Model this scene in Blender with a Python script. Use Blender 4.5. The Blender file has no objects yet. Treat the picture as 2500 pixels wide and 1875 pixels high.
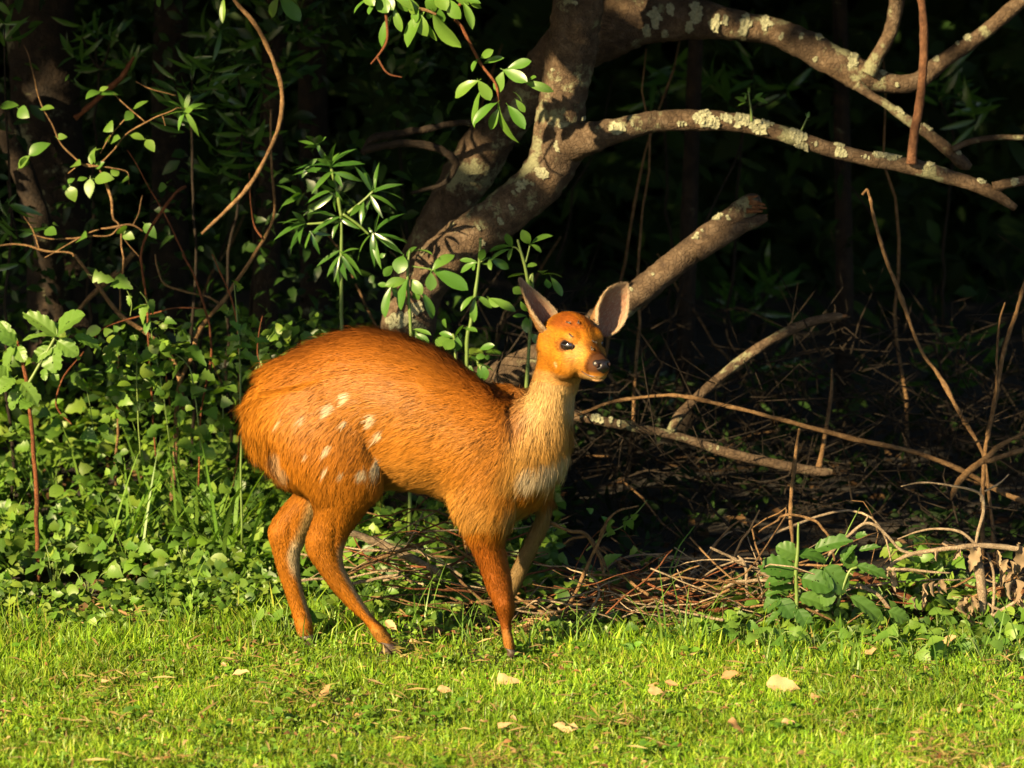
import bpy, math, random
import numpy as np
from mathutils import Vector, Matrix, kdtree

random.seed(7)
RNG = np.random.default_rng(7)
scene = bpy.context.scene
COL = scene.collection

# ------------------------------------------------------------------ camera
CAM_D, CAM_H, PITCH = 8.0, 1.55, math.radians(7.35)      # metres before the animal, eye height, downward tilt
F_PX = 1290.0 * CAM_D                                     # focal length in photo pixels (photo is 2500 wide)
cam_data = bpy.data.cameras.new('camera')
cam = bpy.data.objects.new('camera', cam_data)
COL.objects.link(cam)
cam.location = (0, -CAM_D, CAM_H)
cam.rotation_euler = (math.pi / 2 - PITCH, 0, 0)
cam_data.sensor_width = 36.0
cam_data.lens = F_PX / 2500.0 * 36.0
cam_data.clip_start, cam_data.clip_end = 0.1, 500
cam_data.dof.use_dof = True
cam_data.dof.focus_distance = 8.1
cam_data.dof.aperture_fstop = 6.3
scene.camera = cam

# ------------------------------------------------------------------ light
SUN_AZ, SUN_EL = math.radians(41), math.radians(24)       # left of the viewing axis, above the horizon
TO_SUN = Vector((-math.sin(SUN_AZ) * math.cos(SUN_EL), -math.cos(SUN_AZ) * math.cos(SUN_EL), math.sin(SUN_EL)))
world = bpy.data.worlds.new('World')
scene.world = world
world.use_nodes = True
wn = world.node_tree
bg = wn.nodes['Background']
sky = wn.nodes.new('ShaderNodeTexSky')
sky.sky_type = 'NISHITA'
sky.sun_disc = False
sky.sun_elevation = SUN_EL
sky.sun_rotation = math.atan2(TO_SUN.x, TO_SUN.y)
wn.links.new(sky.outputs[0], bg.inputs[0])
bg.inputs[1].default_value = 0.05
sun_data = bpy.data.lights.new('sun', 'SUN')
sun_data.energy = 5.0
sun_data.angle = math.radians(0.5)
sun_data.color = (1.0, 0.77, 0.42)
sun = bpy.data.objects.new('sun', sun_data)
COL.objects.link(sun)
sun.location = TO_SUN * 20
sun.rotation_euler = (-TO_SUN).to_track_quat('-Z', 'Y').to_euler()

scene.view_settings.view_transform = 'Standard'
scene.view_settings.look = 'None'
scene.view_settings.exposure = 2.0
scene.view_settings.gamma = 1.0
scene.render.engine = 'CYCLES'
scene.cycles.max_bounces = 6
scene.cycles.transparent_max_bounces = 8
scene.cycles.use_denoising = True

# ------------------------------------------------------------------ helpers
def P(px, py, Y):
    """photo pixel -> point on the vertical plane y = Y (the thing's own distance)"""
    a, b = (px - 1250.0) / F_PX, -(py - 937.5) / F_PX
    d = Vector((a, math.cos(PITCH) + b * math.sin(PITCH), -math.sin(PITCH) + b * math.cos(PITCH)))
    t = (Y + CAM_D) / d.y
    return Vector((d.x * t, Y, CAM_H + d.z * t))

def ppm(Y):
    return F_PX / (CAM_D + Y)

def arr(v):
    return np.array(v, dtype=float)

def hash3(i, seed):
    h = (i[..., 0] * 374761393 + i[..., 1] * 668265263 + i[..., 2] * 2147483647 + seed * 1274126177) & 0xFFFFFFFF
    h = ((h ^ (h >> 13)) * 1274126177) & 0xFFFFFFFF
    return ((h ^ (h >> 16)) & 0xFFFF) / 65535.0

def vnoise(p, freq, seed=0):
    """smooth value noise in 0..1 for an (N,3) array"""
    q = np.asarray(p, float) * freq + 100.0
    i = np.floor(q).astype(np.int64)
    f = q - i
    f = f * f * (3 - 2 * f)
    out = 0
    for dx in (0, 1):
        for dy in (0, 1):
            for dz in (0, 1):
                w = (f[:, 0] if dx else 1 - f[:, 0]) * (f[:, 1] if dy else 1 - f[:, 1]) * (f[:, 2] if dz else 1 - f[:, 2])
                out = out + w * hash3(i + np.array([dx, dy, dz]), seed)
    return out

def norm(v):
    v = np.asarray(v, float)
    return v / np.maximum(np.linalg.norm(v, axis=-1, keepdims=True), 1e-9)

def make_mesh(name, verts, faces, smooth=True, cols=None):
    """verts (N,3); faces: list of tuples, or an (M,k) array; cols (N,3) -> attribute Col"""
    me = bpy.data.meshes.new(name)
    verts = np.asarray(verts, np.float32)
    if isinstance(faces, np.ndarray):
        me.vertices.add(len(verts)); me.vertices.foreach_set('co', verts.ravel())
        m, k = faces.shape
        me.loops.add(m * k); me.loops.foreach_set('vertex_index', faces.astype(np.int32).ravel())
        me.polygons.add(m)
        me.polygons.foreach_set('loop_start', np.arange(0, m * k, k, dtype=np.int32))
        me.update(calc_edges=True)
    else:
        me.from_pydata([tuple(v) for v in verts], [], faces)
    if smooth:
        me.polygons.foreach_set('use_smooth', np.ones(len(me.polygons), bool))
    if cols is not None:
        a = me.attributes.new('Col', 'FLOAT_COLOR', 'POINT')
        c4 = np.ones((len(verts), 4), np.float32); c4[:, :3] = cols
        a.data.foreach_set('color', c4.ravel())
    me.update()
    return me

def add(name, me, mat=None, parent=None, loc=None, mw=None):
    o = bpy.data.objects.new(name, me)
    COL.objects.link(o)
    if mat is not None and me is not None and not me.materials:
        me.materials.append(mat)
    if parent is not None:
        o.parent = parent
    if mw is not None:
        o.matrix_basis = mw
    elif loc is not None:
        o.location = loc
    return o

def root_loc(o):
    v = Vector(o.location)
    while o.parent:
        o = o.parent; v += Vector(o.location)
    return v

def part(name, verts, faces, mat, parent, smooth=True, cols=None):
    """a mesh given in world coordinates, hung under a thing"""
    v = np.asarray(verts, float) - arr(root_loc(parent))
    return add(name, make_mesh(name, v, faces, smooth, cols), mat, parent)

def thing(name, label, cat, loc, group=None):
    o = bpy.data.objects.new(name, None)
    o.empty_display_size = 0.05
    COL.objects.link(o)
    o.location = loc
    return tag(o, label, cat, group)

def tag(o, label=None, cat=None, group=None, kind=None):
    if label: o['label'] = label
    if cat: o['category'] = cat
    if group: o['group'] = group
    if kind: o['kind'] = kind
    return o

def spline(pts, n):
    """Catmull-Rom through rows of any width, n samples"""
    p = np.asarray(pts, float)
    if len(p) == 2:
        t = np.linspace(0, 1, n)[:, None]
        return p[0] * (1 - t) + p[1] * t
    q = np.vstack([2 * p[0] - p[1], p, 2 * p[-1] - p[-2]])
    t = np.linspace(0, len(p) - 1 - 1e-6, n)
    i = t.astype(int); f = (t - i)[:, None]
    a, b, c, d = q[i], q[i + 1], q[i + 2], q[i + 3]
    return 0.5 * (2 * b + (c - a) * f + (2 * a - 5 * b + 4 * c - d) * f ** 2 + (3 * b - a - 3 * c + d) * f ** 3)

def frames(c):
    t = norm(np.gradient(c, axis=0))
    u = np.zeros_like(c)
    ref = np.array([0, -1.0, 0]) if abs(t[0][1]) < 0.9 else np.array([0, 0, 1.0])
    for k in range(len(c)):
        ref = ref - t[k] * ref.dot(t[k]); ref /= max(np.linalg.norm(ref), 1e-9)
        u[k] = ref
    return t, u, np.cross(t, u)

def tube(c, r, seg=8, rough=0.0, seed=0, caps=True, freq=30, oval=None):
    """closed tube along c (N,3) with radii r (N,)"""
    c = np.asarray(c, float); n = len(c)
    r = np.broadcast_to(np.asarray(r, float), (n,))
    t, u, v = frames(c)
    ang = np.linspace(0, 2 * math.pi, seg, endpoint=False)
    ring = u[:, None, :] * np.cos(ang)[None, :, None] + v[:, None, :] * np.sin(ang)[None, :, None]
    pts = c[:, None, :] + ring * r[:, None, None]
    if rough:
        q = pts.reshape(-1, 3)
        d = (vnoise(q, freq, seed) - 0.5) * 1.2 + (vnoise(q, freq * 2.7, seed + 1) - 0.5) * 0.6
        pts = pts + ring * (r[:, None, None] * rough * d.reshape(n, seg)[:, :, None])
    V = pts.reshape(-1, 3)
    i = np.arange(n - 1)[:, None] * seg; j = np.arange(seg)[None, :]; k = (j + 1) % seg
    F = np.stack([i + j, i + k, i + seg + k, i + seg + j], -1).reshape(-1, 4)
    F = [tuple(x) for x in F]
    if caps:
        F.append(tuple(range(seg))[::-1]); F.append(tuple((n - 1) * seg + x for x in range(seg)))
    return V, F

def merge(parts):
    V, F, o = [], [], 0
    for v, f in parts:
        V.append(np.asarray(v)); F += [tuple(int(x) + o for x in q) for q in f]; o += len(v)
    return np.vstack(V), F

# ------------------------------------------------------------------ materials
def new_mat(name):
    m = bpy.data.materials.new(name)
    m.use_nodes = True
    nt = m.node_tree
    return m, nt, nt.nodes['Principled BSDF'], nt.nodes['Material Output']

def N(nt, kind, **kw):
    n = nt.nodes.new(kind)
    for k, v in kw.items():
        if k.startswith('i_'):
            n.inputs[k[2:].replace('_', ' ')].default_value = v
        else:
            setattr(n, k, v)
    return n

def mixrgb(nt, fac, a, b, mode='MIX'):
    n = nt.nodes.new('ShaderNodeMix'); n.data_type = 'RGBA'; n.blend_type = mode
    for sock, val in ((n.inputs[0], fac), (n.inputs[6], a), (n.inputs[7], b)):
        if hasattr(val, 'links'): nt.links.new(val, sock)
        elif isinstance(val, (int, float)): sock.default_value = val
        else: sock.default_value = (*val, 1)
    return n.outputs[2]

def ramp(nt, src, stops):
    r = nt.nodes.new('ShaderNodeValToRGB')
    el = r.color_ramp.elements
    while len(el) > 1: el.remove(el[-1])
    el[0].position = stops[0][0]; el[0].color = (*stops[0][1], 1)
    for p, c in stops[1:]:
        e = el.new(p); e.color = (*c, 1)
    nt.links.new(src, r.inputs[0])
    return r.outputs[0]

def coords(nt, which='Object'):
    return nt.nodes.new('ShaderNodeTexCoord').outputs[which]

def noise_tex(nt, vec, scale, detail=4, rough=0.6):
    n = N(nt, 'ShaderNodeTexNoise'); n.inputs['Scale'].default_value = scale
    n.inputs['Detail'].default_value = detail; n.inputs['Roughness'].default_value = rough
    nt.links.new(vec, n.inputs['Vector'])
    return n.outputs[0]

def bump(nt, bsdf, h, strength=0.3, dist=0.01):
    b = N(nt, 'ShaderNodeBump'); b.inputs['Strength'].default_value = strength; b.inputs['Distance'].default_value = dist
    nt.links.new(h, b.inputs['Height']); nt.links.new(b.outputs[0], bsdf.inputs['Normal'])

def leaf_mat(name, c1, c2, trans=0.35, rough=0.42, spec=0.5, attr=False, tcol=None):
    """green leaf: colour varies per leaf (attribute or object random), veins by noise, light passes through"""
    m, nt, b, out = new_mat(name)
    if attr:
        a = N(nt, 'ShaderNodeAttribute', attribute_name='Col'); base = a.outputs['Color']
    else:
        oi = N(nt, 'ShaderNodeObjectInfo')
        base = mixrgb(nt, oi.outputs['Random'], c1, c2)
    nz = noise_tex(nt, coords(nt), 60 if not attr else 45, 3)
    base = mixrgb(nt, 0.5, base, mixrgb(nt, nz, (0.55, 0.55, 0.55), (1.5, 1.5, 1.4)), 'MULTIPLY')
    nt.links.new(base, b.inputs['Base Color'])
    b.inputs['Roughness'].default_value = rough
    b.inputs['Specular IOR Level'].default_value = spec
    tr = N(nt, 'ShaderNodeBsdfTranslucent')
    tc = mixrgb(nt, 1.0, base, tcol or (1.5, 1.7, 0.5), 'MULTIPLY')
    nt.links.new(tc, tr.inputs[0])
    mx = N(nt, 'ShaderNodeMixShader'); mx.inputs[0].default_value = trans
    nt.links.new(b.outputs[0], mx.inputs[1]); nt.links.new(tr.outputs[0], mx.inputs[2])
    nt.links.new(mx.outputs[0], out.inputs[0])
    return m
# ================================================================== the bushbuck fawn
def loft(st, seg=24, power=2.0):
    """st rows: (pointA, pointB, half depth, Y): closed loft of super-ellipses between traced outline points"""
    rows = np.array([[*P(a[0], a[1], y), *P(b[0], b[1], y), w] for a, b, w, y in st])
    rows = spline(rows, (len(rows) - 1) * 5 + 1)
    ang = np.linspace(0, 2 * math.pi, seg, endpoint=False)
    V = []
    for r in rows:
        A, B, w = r[:3], r[3:6], r[6]
        c, h = (A + B) / 2, (A - B) / 2
        cs, sn = np.cos(ang), np.sin(ang)
        ex = np.sign(cs) * np.abs(cs) ** (2 / power); ey = np.sign(sn) * np.abs(sn) ** (2 / power)
        V.append(c + h * ex[:, None] + np.array([0, -w, 0.0]) * ey[:, None])
    V = np.array(V); n = len(V)
    F = []
    for i in range(n - 1):
        for j in range(seg):
            k = (j + 1) % seg
            F.append((i * seg + j, i * seg + k, (i + 1) * seg + k, (i + 1) * seg + j))
    pts = list(V.reshape(-1, 3))
    for i, flip in ((0, True), (n - 1, False)):
        pts.append(V[i].mean(0)); c = len(pts) - 1
        for j in range(seg):
            k = (j + 1) % seg
            F.append((c, i * seg + k, i * seg + j) if flip else (c, i * seg + j, i * seg + k))
    return np.array(pts), F

YN, YF = -0.075, 0.075           # near and far pair of legs
TORSO = [((622, 978), (628, 1028), .030, .03), ((640, 952), (654, 1085), .070, .03), ((660, 903), (676, 1160), .098, .025),
         ((718, 870), (730, 1200), .113, .02), ((792, 837), (806, 1202), .124, .015), ((876, 818), (900, 1186), .130, .01),
         ((960, 828), (985, 1188), .132, .0), ((1040, 855), (1062, 1203), .130, -.005), ((1112, 898), (1122, 1230), .122, -.01),
         ((1180, 945), (1182, 1262), .112, -.015), ((1240, 982), (1245, 1262), .096, -.02), ((1300, 1010), (1305, 1225), .078, -.025),
         ((1350, 1060), (1352, 1175), .050, -.03)]
NECK = [((1180, 985), (1330, 1190), .085, -.02), ((1246, 985), (1375, 1140), .066, -.03), ((1289, 962), (1391, 1080), .050, -.035),
        ((1306, 920), (1396, 1015), .045, -.04), ((1316, 875), (1402, 960), .043, -.045), ((1316, 832), (1420, 912), .044, -.05),
        ((1328, 790), (1424, 850), .038, -.055)]
HIND_N = [((645, 965), (865, 905), .055, -.045), ((652, 1040), (925, 1020), .070, -.06), ((676, 1105), (945, 1100), .070, -.07),
          ((712, 1160), (942, 1160), .062, -.075), ((752, 1208), (915, 1215), .050, -.078), ((768, 1250), (882, 1262), .038, YN),
          ((760, 1284), (852, 1304), .029, YN), ((748, 1318), (836, 1344), .024, YN), ((752, 1350), (836, 1376), .022, YN),
          ((778, 1392), (846, 1402), .020, YN), ((808, 1434), (872, 1450), .017, YN), ((850, 1480), (905, 1500), .016, YN),
          ((888, 1516), (938, 1534), .017, YN), ((908, 1545), (955, 1556), .017, YN), ((922, 1568), (962, 1574), .016, YN)]
def stout(st, y0, f):
    o = []
    for a, b, w, y in st:
        k = f * min(1, max(0, (a[1] - y0) / 60)); dx, dy = (b[0] - a[0]) * k / 2, (b[1] - a[1]) * k / 2
        o.append(((a[0] - dx, a[1] - dy), (b[0] + dx, b[1] + dy), w * (1 + k), y))
    return o
HIND_F = [((680, 1060), (850, 1060), .05, .06), ((706, 1140), (850, 1150), .045, .07), ((722, 1195), (815, 1210), .036, YF),
          ((694, 1236), (780, 1258), .030, YF), ((668, 1270), (757, 1296), .026, YF), ((656, 1302), (742, 1328), .024, YF),
          ((666, 1345), (732, 1352), .021, YF), ((678, 1392), (731, 1392), .018, YF), ((696, 1445), (738, 1440), .016, YF),
          ((713, 1495), (752, 1488), .016, YF), ((722, 1530), (762, 1522), .017, YF), ((730, 1556), (764, 1550), .016, YF)]
FORE_N = [((1095, 1010), (1265, 1020), .045, -.055), ((1085, 1100), (1290, 1110), .058, -.065), ((1090, 1180), (1278, 1200), .058, -.07),
          ((1106, 1245), (1250, 1270), .050, YN), ((1128, 1285), (1229, 1318), .040, YN), ((1147, 1322), (1236, 1364), .033, YN),
          ((1163, 1364), (1245, 1405), .028, YN), ((1178, 1404), (1250, 1443), .025, YN), ((1190, 1440), (1255, 1475), .024, YN),
          ((1204, 1470), (1254, 1498), .021, YN), ((1217, 1505), (1248, 1520), .0145, YN), ((1224, 1540), (1250, 1548), .014, YN),
          ((1229, 1568), (1256, 1575), .016, YN), ((1233, 1584), (1257, 1588), .015, YN)]
FORE_F = [((1200, 1110), (1335, 1110), .050, .05), ((1235, 1170), (1338, 1170), .042, .06), ((1280, 1205), (1340, 1205), .030, YF),
          ((1308, 1232), (1344, 1222), .023, YF), ((1310, 1262), (1343, 1258), .021, YF), ((1298, 1292), (1332, 1296), .018, YF),
          ((1276, 1335), (1312, 1344), .016, YF), ((1256, 1376), (1291, 1388), .015, YF), ((1240, 1410), (1276, 1420), .015, YF),
          ((1230, 1434), (1262, 1448), .014, YF), ((1218, 1452), (1246, 1470), .014, YF)]
RUMP = [((618, 985), (695, 905), .05, .015), ((624, 1040), (760, 960), .085, .01), ((660, 1085), (800, 1010), .090, .005),
        ((680, 1140), (800, 1080), .075, .005), ((722, 1180), (790, 1140), .06, .0)]

# head in its own frame: forward, side (towards the animal's right), up
H_YAW, H_PITCH = math.radians(54), math.radians(5)
HF = Vector((math.cos(H_PITCH) * math.cos(H_YAW), -math.cos(H_PITCH) * math.sin(H_YAW), -math.sin(H_PITCH)))
HS = Vector((-math.sin(H_YAW), -math.cos(H_YAW), 0))
HU = HS.cross(HF) * -1
if HU.z < 0: HU = -HU
HEAD0 = P(1407, 838, -.075)      # between the eyes
def H(t, s, u):
    return HEAD0 + HF * t + HS * s + HU * u
HEADST = [(-.072, .000, .030, .030), (-.055, .000, .046, .040), (-.030, -.001, .055, .0455), (-.005, -.004, .057, .0465),
          (.017, -.009, .052, .0425), (.034, -.018, .043, .0355), (.049, -.026, .034, .0285), (.062, -.031, .0285, .0250),
          (.074, -.033, .0255, .0235), (.083, -.034, .021, .0205), (.089, -.034, .012, .012)]
def head_loft(seg=28):
    rows = spline(HEADST, 41); V, F = [], []
    ang = np.linspace(0, 2 * math.pi, seg, endpoint=False)
    for t, c, hh, hw in rows:
        for a in ang:
            su, ss = math.sin(a), math.cos(a)
            k = 0.86 if su < 0 else 1.0                       # jaw narrower than the brow
            V.append(arr(H(t, hw * ss * (1 - 0.22 * max(0, -su)), c + hh * su)))
    n = len(rows)
    for i in range(n - 1):
        for j in range(seg):
            k = (j + 1) % seg
            F.append((i * seg + j, (i + 1) * seg + j, (i + 1) * seg + k, i * seg + k))
    F.append(tuple(range(seg))); F.append(tuple((n - 1) * seg + x for x in range(seg))[::-1])
    return np.array(V), F

def ball(c, r, n=10, axes=None):
    V, F = [], []
    ax = axes or (Vector((1, 0, 0)), Vector((0, 1, 0)), Vector((0, 0, 1)))
    rr = r if hasattr(r, '__len__') else (r, r, r)
    for i in range(n + 1):
        th = math.pi * i / n
        for j in range(2 * n):
            ph = math.pi * j / n
            q = (math.sin(th) * math.cos(ph), math.sin(th) * math.sin(ph), math.cos(th))
            V.append(arr(Vector(c) + ax[0] * q[0] * rr[0] + ax[1] * q[1] * rr[1] + ax[2] * q[2] * rr[2]))
    for i in range(n):
        for j in range(2 * n):
            k = (j + 1) % (2 * n)
            F.append((i * 2 * n + j, (i + 1) * 2 * n + j, (i + 1) * 2 * n + k, i * 2 * n + k))
    return np.array(V), F

TAIL = [((612, 985), (645, 930), .02, .03), ((609, 1030), (648, 985), .026, .03), ((616, 1072), (650, 1045), .026, .03),
        ((632, 1106), (662, 1084), .022, .03), ((650, 1132), (674, 1116), .014, .03)]
raw = [loft(TORSO, 32, 2.15), loft(NECK, 24, 2.1), loft(stout(HIND_N, 1230, .04), 20), loft(stout(HIND_F, 1200, .03), 20), loft(stout(FORE_N, 1290, .02), 20), loft(FORE_F, 20),
       loft(RUMP, 20), loft(TAIL, 14), head_loft(),
       ball(H(.004, .030, -.028), (.042, .022, .037), 8, (HF, HS, HU)), ball(H(.004, -.030, -.028), (.042, .022, .037), 8, (HF, HS, HU)),
       ball(H(.010, .025, .013), (.030, .0175, .019), 8, (HF, HS, HU)), ball(H(.010, -.025, .013), (.030, .0175, .019), 8, (HF, HS, HU)),
       ball(P(1226, 972, .06), (.070, .030, .022), 8)]
bv, bf = merge(raw)
tmp = add('tmp_body', make_mesh('tmp_body', bv, bf))
rm = tmp.modifiers.new('r', 'REMESH'); rm.mode = 'VOXEL'; rm.voxel_size = 0.0042
sm = tmp.modifiers.new('s', 'SMOOTH'); sm.factor = 0.5; sm.iterations = 5
body_me = bpy.data.meshes.new_from_object(tmp.evaluated_get(bpy.context.evaluated_depsgraph_get()))
bpy.data.objects.remove(tmp)

def mesh_arrays(me):
    nv = len(me.vertices)
    co = np.zeros(nv * 3, np.float32); me.vertices.foreach_get('co', co)
    no = np.zeros(nv * 3, np.float32); me.vertices.foreach_get('normal', no)
    me.calc_loop_triangles()
    tri = np.zeros(len(me.loop_triangles) * 3, np.int32); me.loop_triangles.foreach_get('vertices', tri)
    return co.reshape(-1, 3).astype(float), no.reshape(-1, 3).astype(float), tri.reshape(-1, 3)

body_co, body_no, body_tri = mesh_arrays(body_me)
print('body verts', len(body_co))
# photo pixel of a 3-D point: used to put coat markings where they are on the animal
def to_px(p):
    d = p - np.array([0, -CAM_D, CAM_H])
    f = np.array([0, math.cos(PITCH), -math.sin(PITCH)]); u = np.array([0, math.sin(PITCH), math.cos(PITCH)])
    z = d @ f
    return 1250 + F_PX * d[:, 0] / z, 937.5 - F_PX * (d @ u) / z


def relief(co, no):
    """bones, folds and tendons pressed into the smooth body"""
    px, py = to_px(co)
    d = np.zeros(len(co))
    for x, y, rx, ry, h in [(955, 1050, 48, 75, -.011), (1082, 1125, 32, 85, -.009), (1165, 1045, 42, 75, .008), (1262, 1140, 38, 45, .007), (722, 905, 40, 28, .008), (850, 880, 60, 25, .004),
                            (1258, 1040, 20, 75, -.011), (1180, 1225, 40, 26, -.006), (668, 1085, 13, 60, -.014), (800, 1235, 36, 16, -.005), (818, 1306, 9, 45, -.006), (770, 1330, 12, 20, .004),
                            (708, 1285, 9, 40, -.006), (672, 1305, 12, 18, .004), (1228, 1480, 20, 18, .004), (1240, 1440, 8, 50, .002), (1225, 1530, 14, 26, -.002), (1245, 1562, 14, 12, .003),
                            (925, 1540, 18, 14, .004), (742, 1530, 16, 14, .004), (1040, 1000, 10, 110, -.003), (1005, 1010, 10, 110, .003), (975, 1020, 8, 90, -.002), (905, 1010, 18, 85, -.006), (860, 1000, 60, 90, .006), (1330, 1000, 12, 90, .003), (1385, 1000, 10, 80, -.004)]:
        d += h * np.exp(-((px - x) / rx) ** 2 - ((py - y) / ry) ** 2)
    return co + no * (d * np.clip(np.abs(no[:, 1]) * 1.6, 0, 1))[:, None]
body_co = relief(body_co, body_no)
HEADI = np.array([arr(HF), arr(HS), arr(HU)])
def head_local(p):
    return (p - arr(HEAD0)) @ HEADI.T

def sstep(a, b, x):
    t = np.clip((x - a) / (b - a), 0, 1)
    return t * t * (3 - 2 * t)

def segdist(p, a, b):
    ab = b - a
    t = np.clip(((p - a) @ ab) / (ab @ ab), 0, 1)
    return np.linalg.norm(p - (a + t[:, None] * ab), axis=1)

C_ORANGE = np.array([0.262, 0.088, 0.0050]); C_DARK = np.array([0.122, 0.033, 0.003]); C_PALE = np.array([0.280, 0.138, 0.028])
C_CREAM = np.array([0.340, 0.215, 0.085]); C_WHITE = np.array([0.42, 0.33, 0.21]); C_RUST = np.array([0.200, 0.050, 0.004])
SPOTS = [(813, 997, 9), (753, 1016, 7), (695, 1020, 5), (848, 1027, 5), (917, 1022, 11), (937, 1052, 8),
         (807, 1085, 8), (858, 965, 9), (840, 1145, 6), (890, 1143, 10), (921, 1133, 10), (755, 1100, 4), (802, 1132, 5), (925, 1112, 5)]
def lerp(a, b, t):
    return a * (1 - t[:, None]) + b * t[:, None]

def coat(p, n):
    """coat colour of the animal at points p with skin normals n"""
    px, py = to_px(p)
    N_ = len(p)
    c = np.tile(C_ORANGE, (N_, 1))
    hl = head_local(p)
    is_head = sstep(-.075, -.045, hl[:, 0]) * (hl[:, 0] < .12) * (np.abs(hl[:, 1]) < .07) * (hl[:, 2] > -.075) * (hl[:, 2] < .08)
    nz = vnoise(p, 14, 3)
    # dark line of the back, paler flank and belly
    back = np.interp(px, [600, 650, 715, 800, 880, 960, 1040, 1110, 1180, 1250], [960, 880, 850, 820, 805, 820, 848, 890, 940, 980])
    belly = np.interp(px, [600, 700, 900, 1050, 1110, 1250], [1060, 1180, 1200, 1220, 1245, 1265])
    k = (py - back) / np.maximum(belly - back, 20)
    torso = sstep(600, 640, px) * (1 - sstep(1200, 1290, px)) * (py < 1275)
    c = lerp(c, C_DARK, torso * (1 - sstep(-.02, .27 + .12 * nz, k)) * .95 * np.clip(sstep(640, 760, px) + .25, 0, 1))
    c = lerp(c, C_PALE, torso * sstep(.55, 1.0, k) * sstep(880, 980, px) * .75)
    c = lerp(c, C_PALE, torso * sstep(.22, .5, k) * (1 - sstep(.5, .8, k)) * .22)
    # neck and throat
    neck = sstep(1225, 1300, px + (py - 1000) * .25) * (py > 800) * (py < 1300) * (1 - is_head)
    c = lerp(c, C_PALE * .95, np.clip(neck, 0, 1) * sstep(.0, .6, neck) * (py < 1180))
    c = lerp(c, C_CREAM, neck * (1 - sstep(960, 1120, py)) * .9)
    c = lerp(c, C_DARK * 1.15, (1 - sstep(20, 55, np.hypot((px - 1262) * 1.5, (py - 1000) * .62))) * .6 * (1 - is_head))
    thro = (1 - sstep(14, 44, np.hypot((px - 1408) * 1.1, (py - 985) * .8)))
    c = lerp(c, C_WHITE, thro * .9)
    chest = 1 - sstep(10, 30, np.minimum(segdist(np.c_[px, py], np.array([1290., 1152]), np.array([1335., 1140])),
                                         segdist(np.c_[px, py], np.array([1335., 1140]), np.array([1388., 1112]))))
    c = lerp(c, C_WHITE, chest * .85 * (n[:, 1] < .3))
    breast = sstep(1215, 1260, px) * sstep(1200, 1240, py) * (py < 1330) * (p[:, 1] > -.115)
    c = lerp(c, C_CREAM * .75, breast * .75)
    # legs: rusty fronts, white inner sides
    low = sstep(1270, 1330, py)
    c = lerp(c, C_RUST, low * (px > 1100) * .8)
    c = lerp(c, C_ORANGE, low * (px < 1000))
    inner = ((p[:, 1] > 0) & (n[:, 1] < -.3)).astype(float) * (px < 1000) * sstep(1180, 1215, py) * (1 - sstep(1330, 1385, py))
    inner *= 1 - sstep(1e-3, .9, np.abs((px - (800 - (py - 1180) * .42)) / 42))
    c = lerp(c, C_CREAM * 1.1, np.clip(inner * 1.6, 0, 1))
    c = lerp(c, C_WHITE, (1 - sstep(10, 26, np.hypot((px - 722), (py - 1362) * .45))) * (p[:, 1] > 0) * .9)
    innerf = ((p[:, 1] > 0.03) & (px > 1225) & (py > 1222)).astype(float)
    c = lerp(c, C_CREAM * .5, innerf * sstep(-.6, .2, -n[:, 1]))  # far foreleg cream darkened to paint the shade on it
    front_edge = sstep(.45, .8, n[:, 0]) * (px < 1000) * sstep(1300, 1340, py) * (1 - sstep(1470, 1540, py))
    c = lerp(c, C_WHITE * .8, front_edge * .7)
    c = lerp(c, C_PALE, ((py > 1535) * 1.0) * .5)
    # rump and tail
    rump = (1 - sstep(615, 700, px)) * sstep(880, 960, py) * (py < 1200)
    c = lerp(c, C_ORANGE * np.array([1.22, 1.30, 1.2]), rump * .85)
    c = lerp(c, C_WHITE * .9, (1 - sstep(8, 20, segdist(np.c_[px, py], np.array([672., 1095]), np.array([686., 1145])))) * .4)
    # white spots
    for sx, sy, r in SPOTS:
        if r:
            c = lerp(c, C_WHITE, (1 - sstep(r * .75, r * 1.4, np.hypot((px - sx) * 1.0 + (py - sy) * .25, (py - sy) * .8))) * .95 * (n[:, 1] < 0))
    # head
    h = np.tile(C_ORANGE * np.array([1.12, 1.22, 1.3]), (N_, 1))
    crown = sstep(.018, .036, hl[:, 2]) * (1 - sstep(.040, .052, hl[:, 0])) * sstep(-.05, -.02, hl[:, 0]) * (1 - sstep(.034, .043, np.abs(hl[:, 1])))
    h = lerp(h, C_RUST * .86, crown * .97)
    h = lerp(h, C_ORANGE * 1.1, (1 - sstep(.0, .007, np.abs(hl[:, 1]))) * crown * .6)
    h = lerp(h, C_PALE * 1.05, sstep(.02, .05, hl[:, 0]) * (1 - sstep(.055, .075, hl[:, 0])) * (1 - sstep(-.01, .02, hl[:, 2])) * .55)
    h = lerp(h, C_DARK * .55, (1 - sstep(.008, .018, np.abs(hl[:, 1]))) * sstep(.038, .052, hl[:, 0]) * sstep(-.03, -.005, hl[:, 2]) * .75)
    h = lerp(h, C_DARK * .25, sstep(.058, .072, hl[:, 0]) * sstep(-.047, -.036, hl[:, 2]) * .95)
    h = lerp(h, C_CREAM, sstep(.035, .06, hl[:, 0]) * (1 - sstep(-.050, -.044, hl[:, 2])) * .85)
    h = lerp(h, C_CREAM, (1 - sstep(-.060, -.048, hl[:, 2])) * .5)
    h = lerp(h, C_WHITE, (1 - sstep(.0015, .0042, np.sqrt(((hl[:, 0] - .014) * .9) ** 2 + ((hl[:, 2] + .034) * .5) ** 2))) * (hl[:, 1] > 0) * .55)
    h = lerp(h, C_DARK * .4, (1 - sstep(.014, .020, np.hypot(hl[:, 0] - .021, (hl[:, 2] - .002) * 1.3))) * (np.abs(hl[:, 1]) > .025) * .85)
    c = lerp(c, h, is_head)
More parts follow.
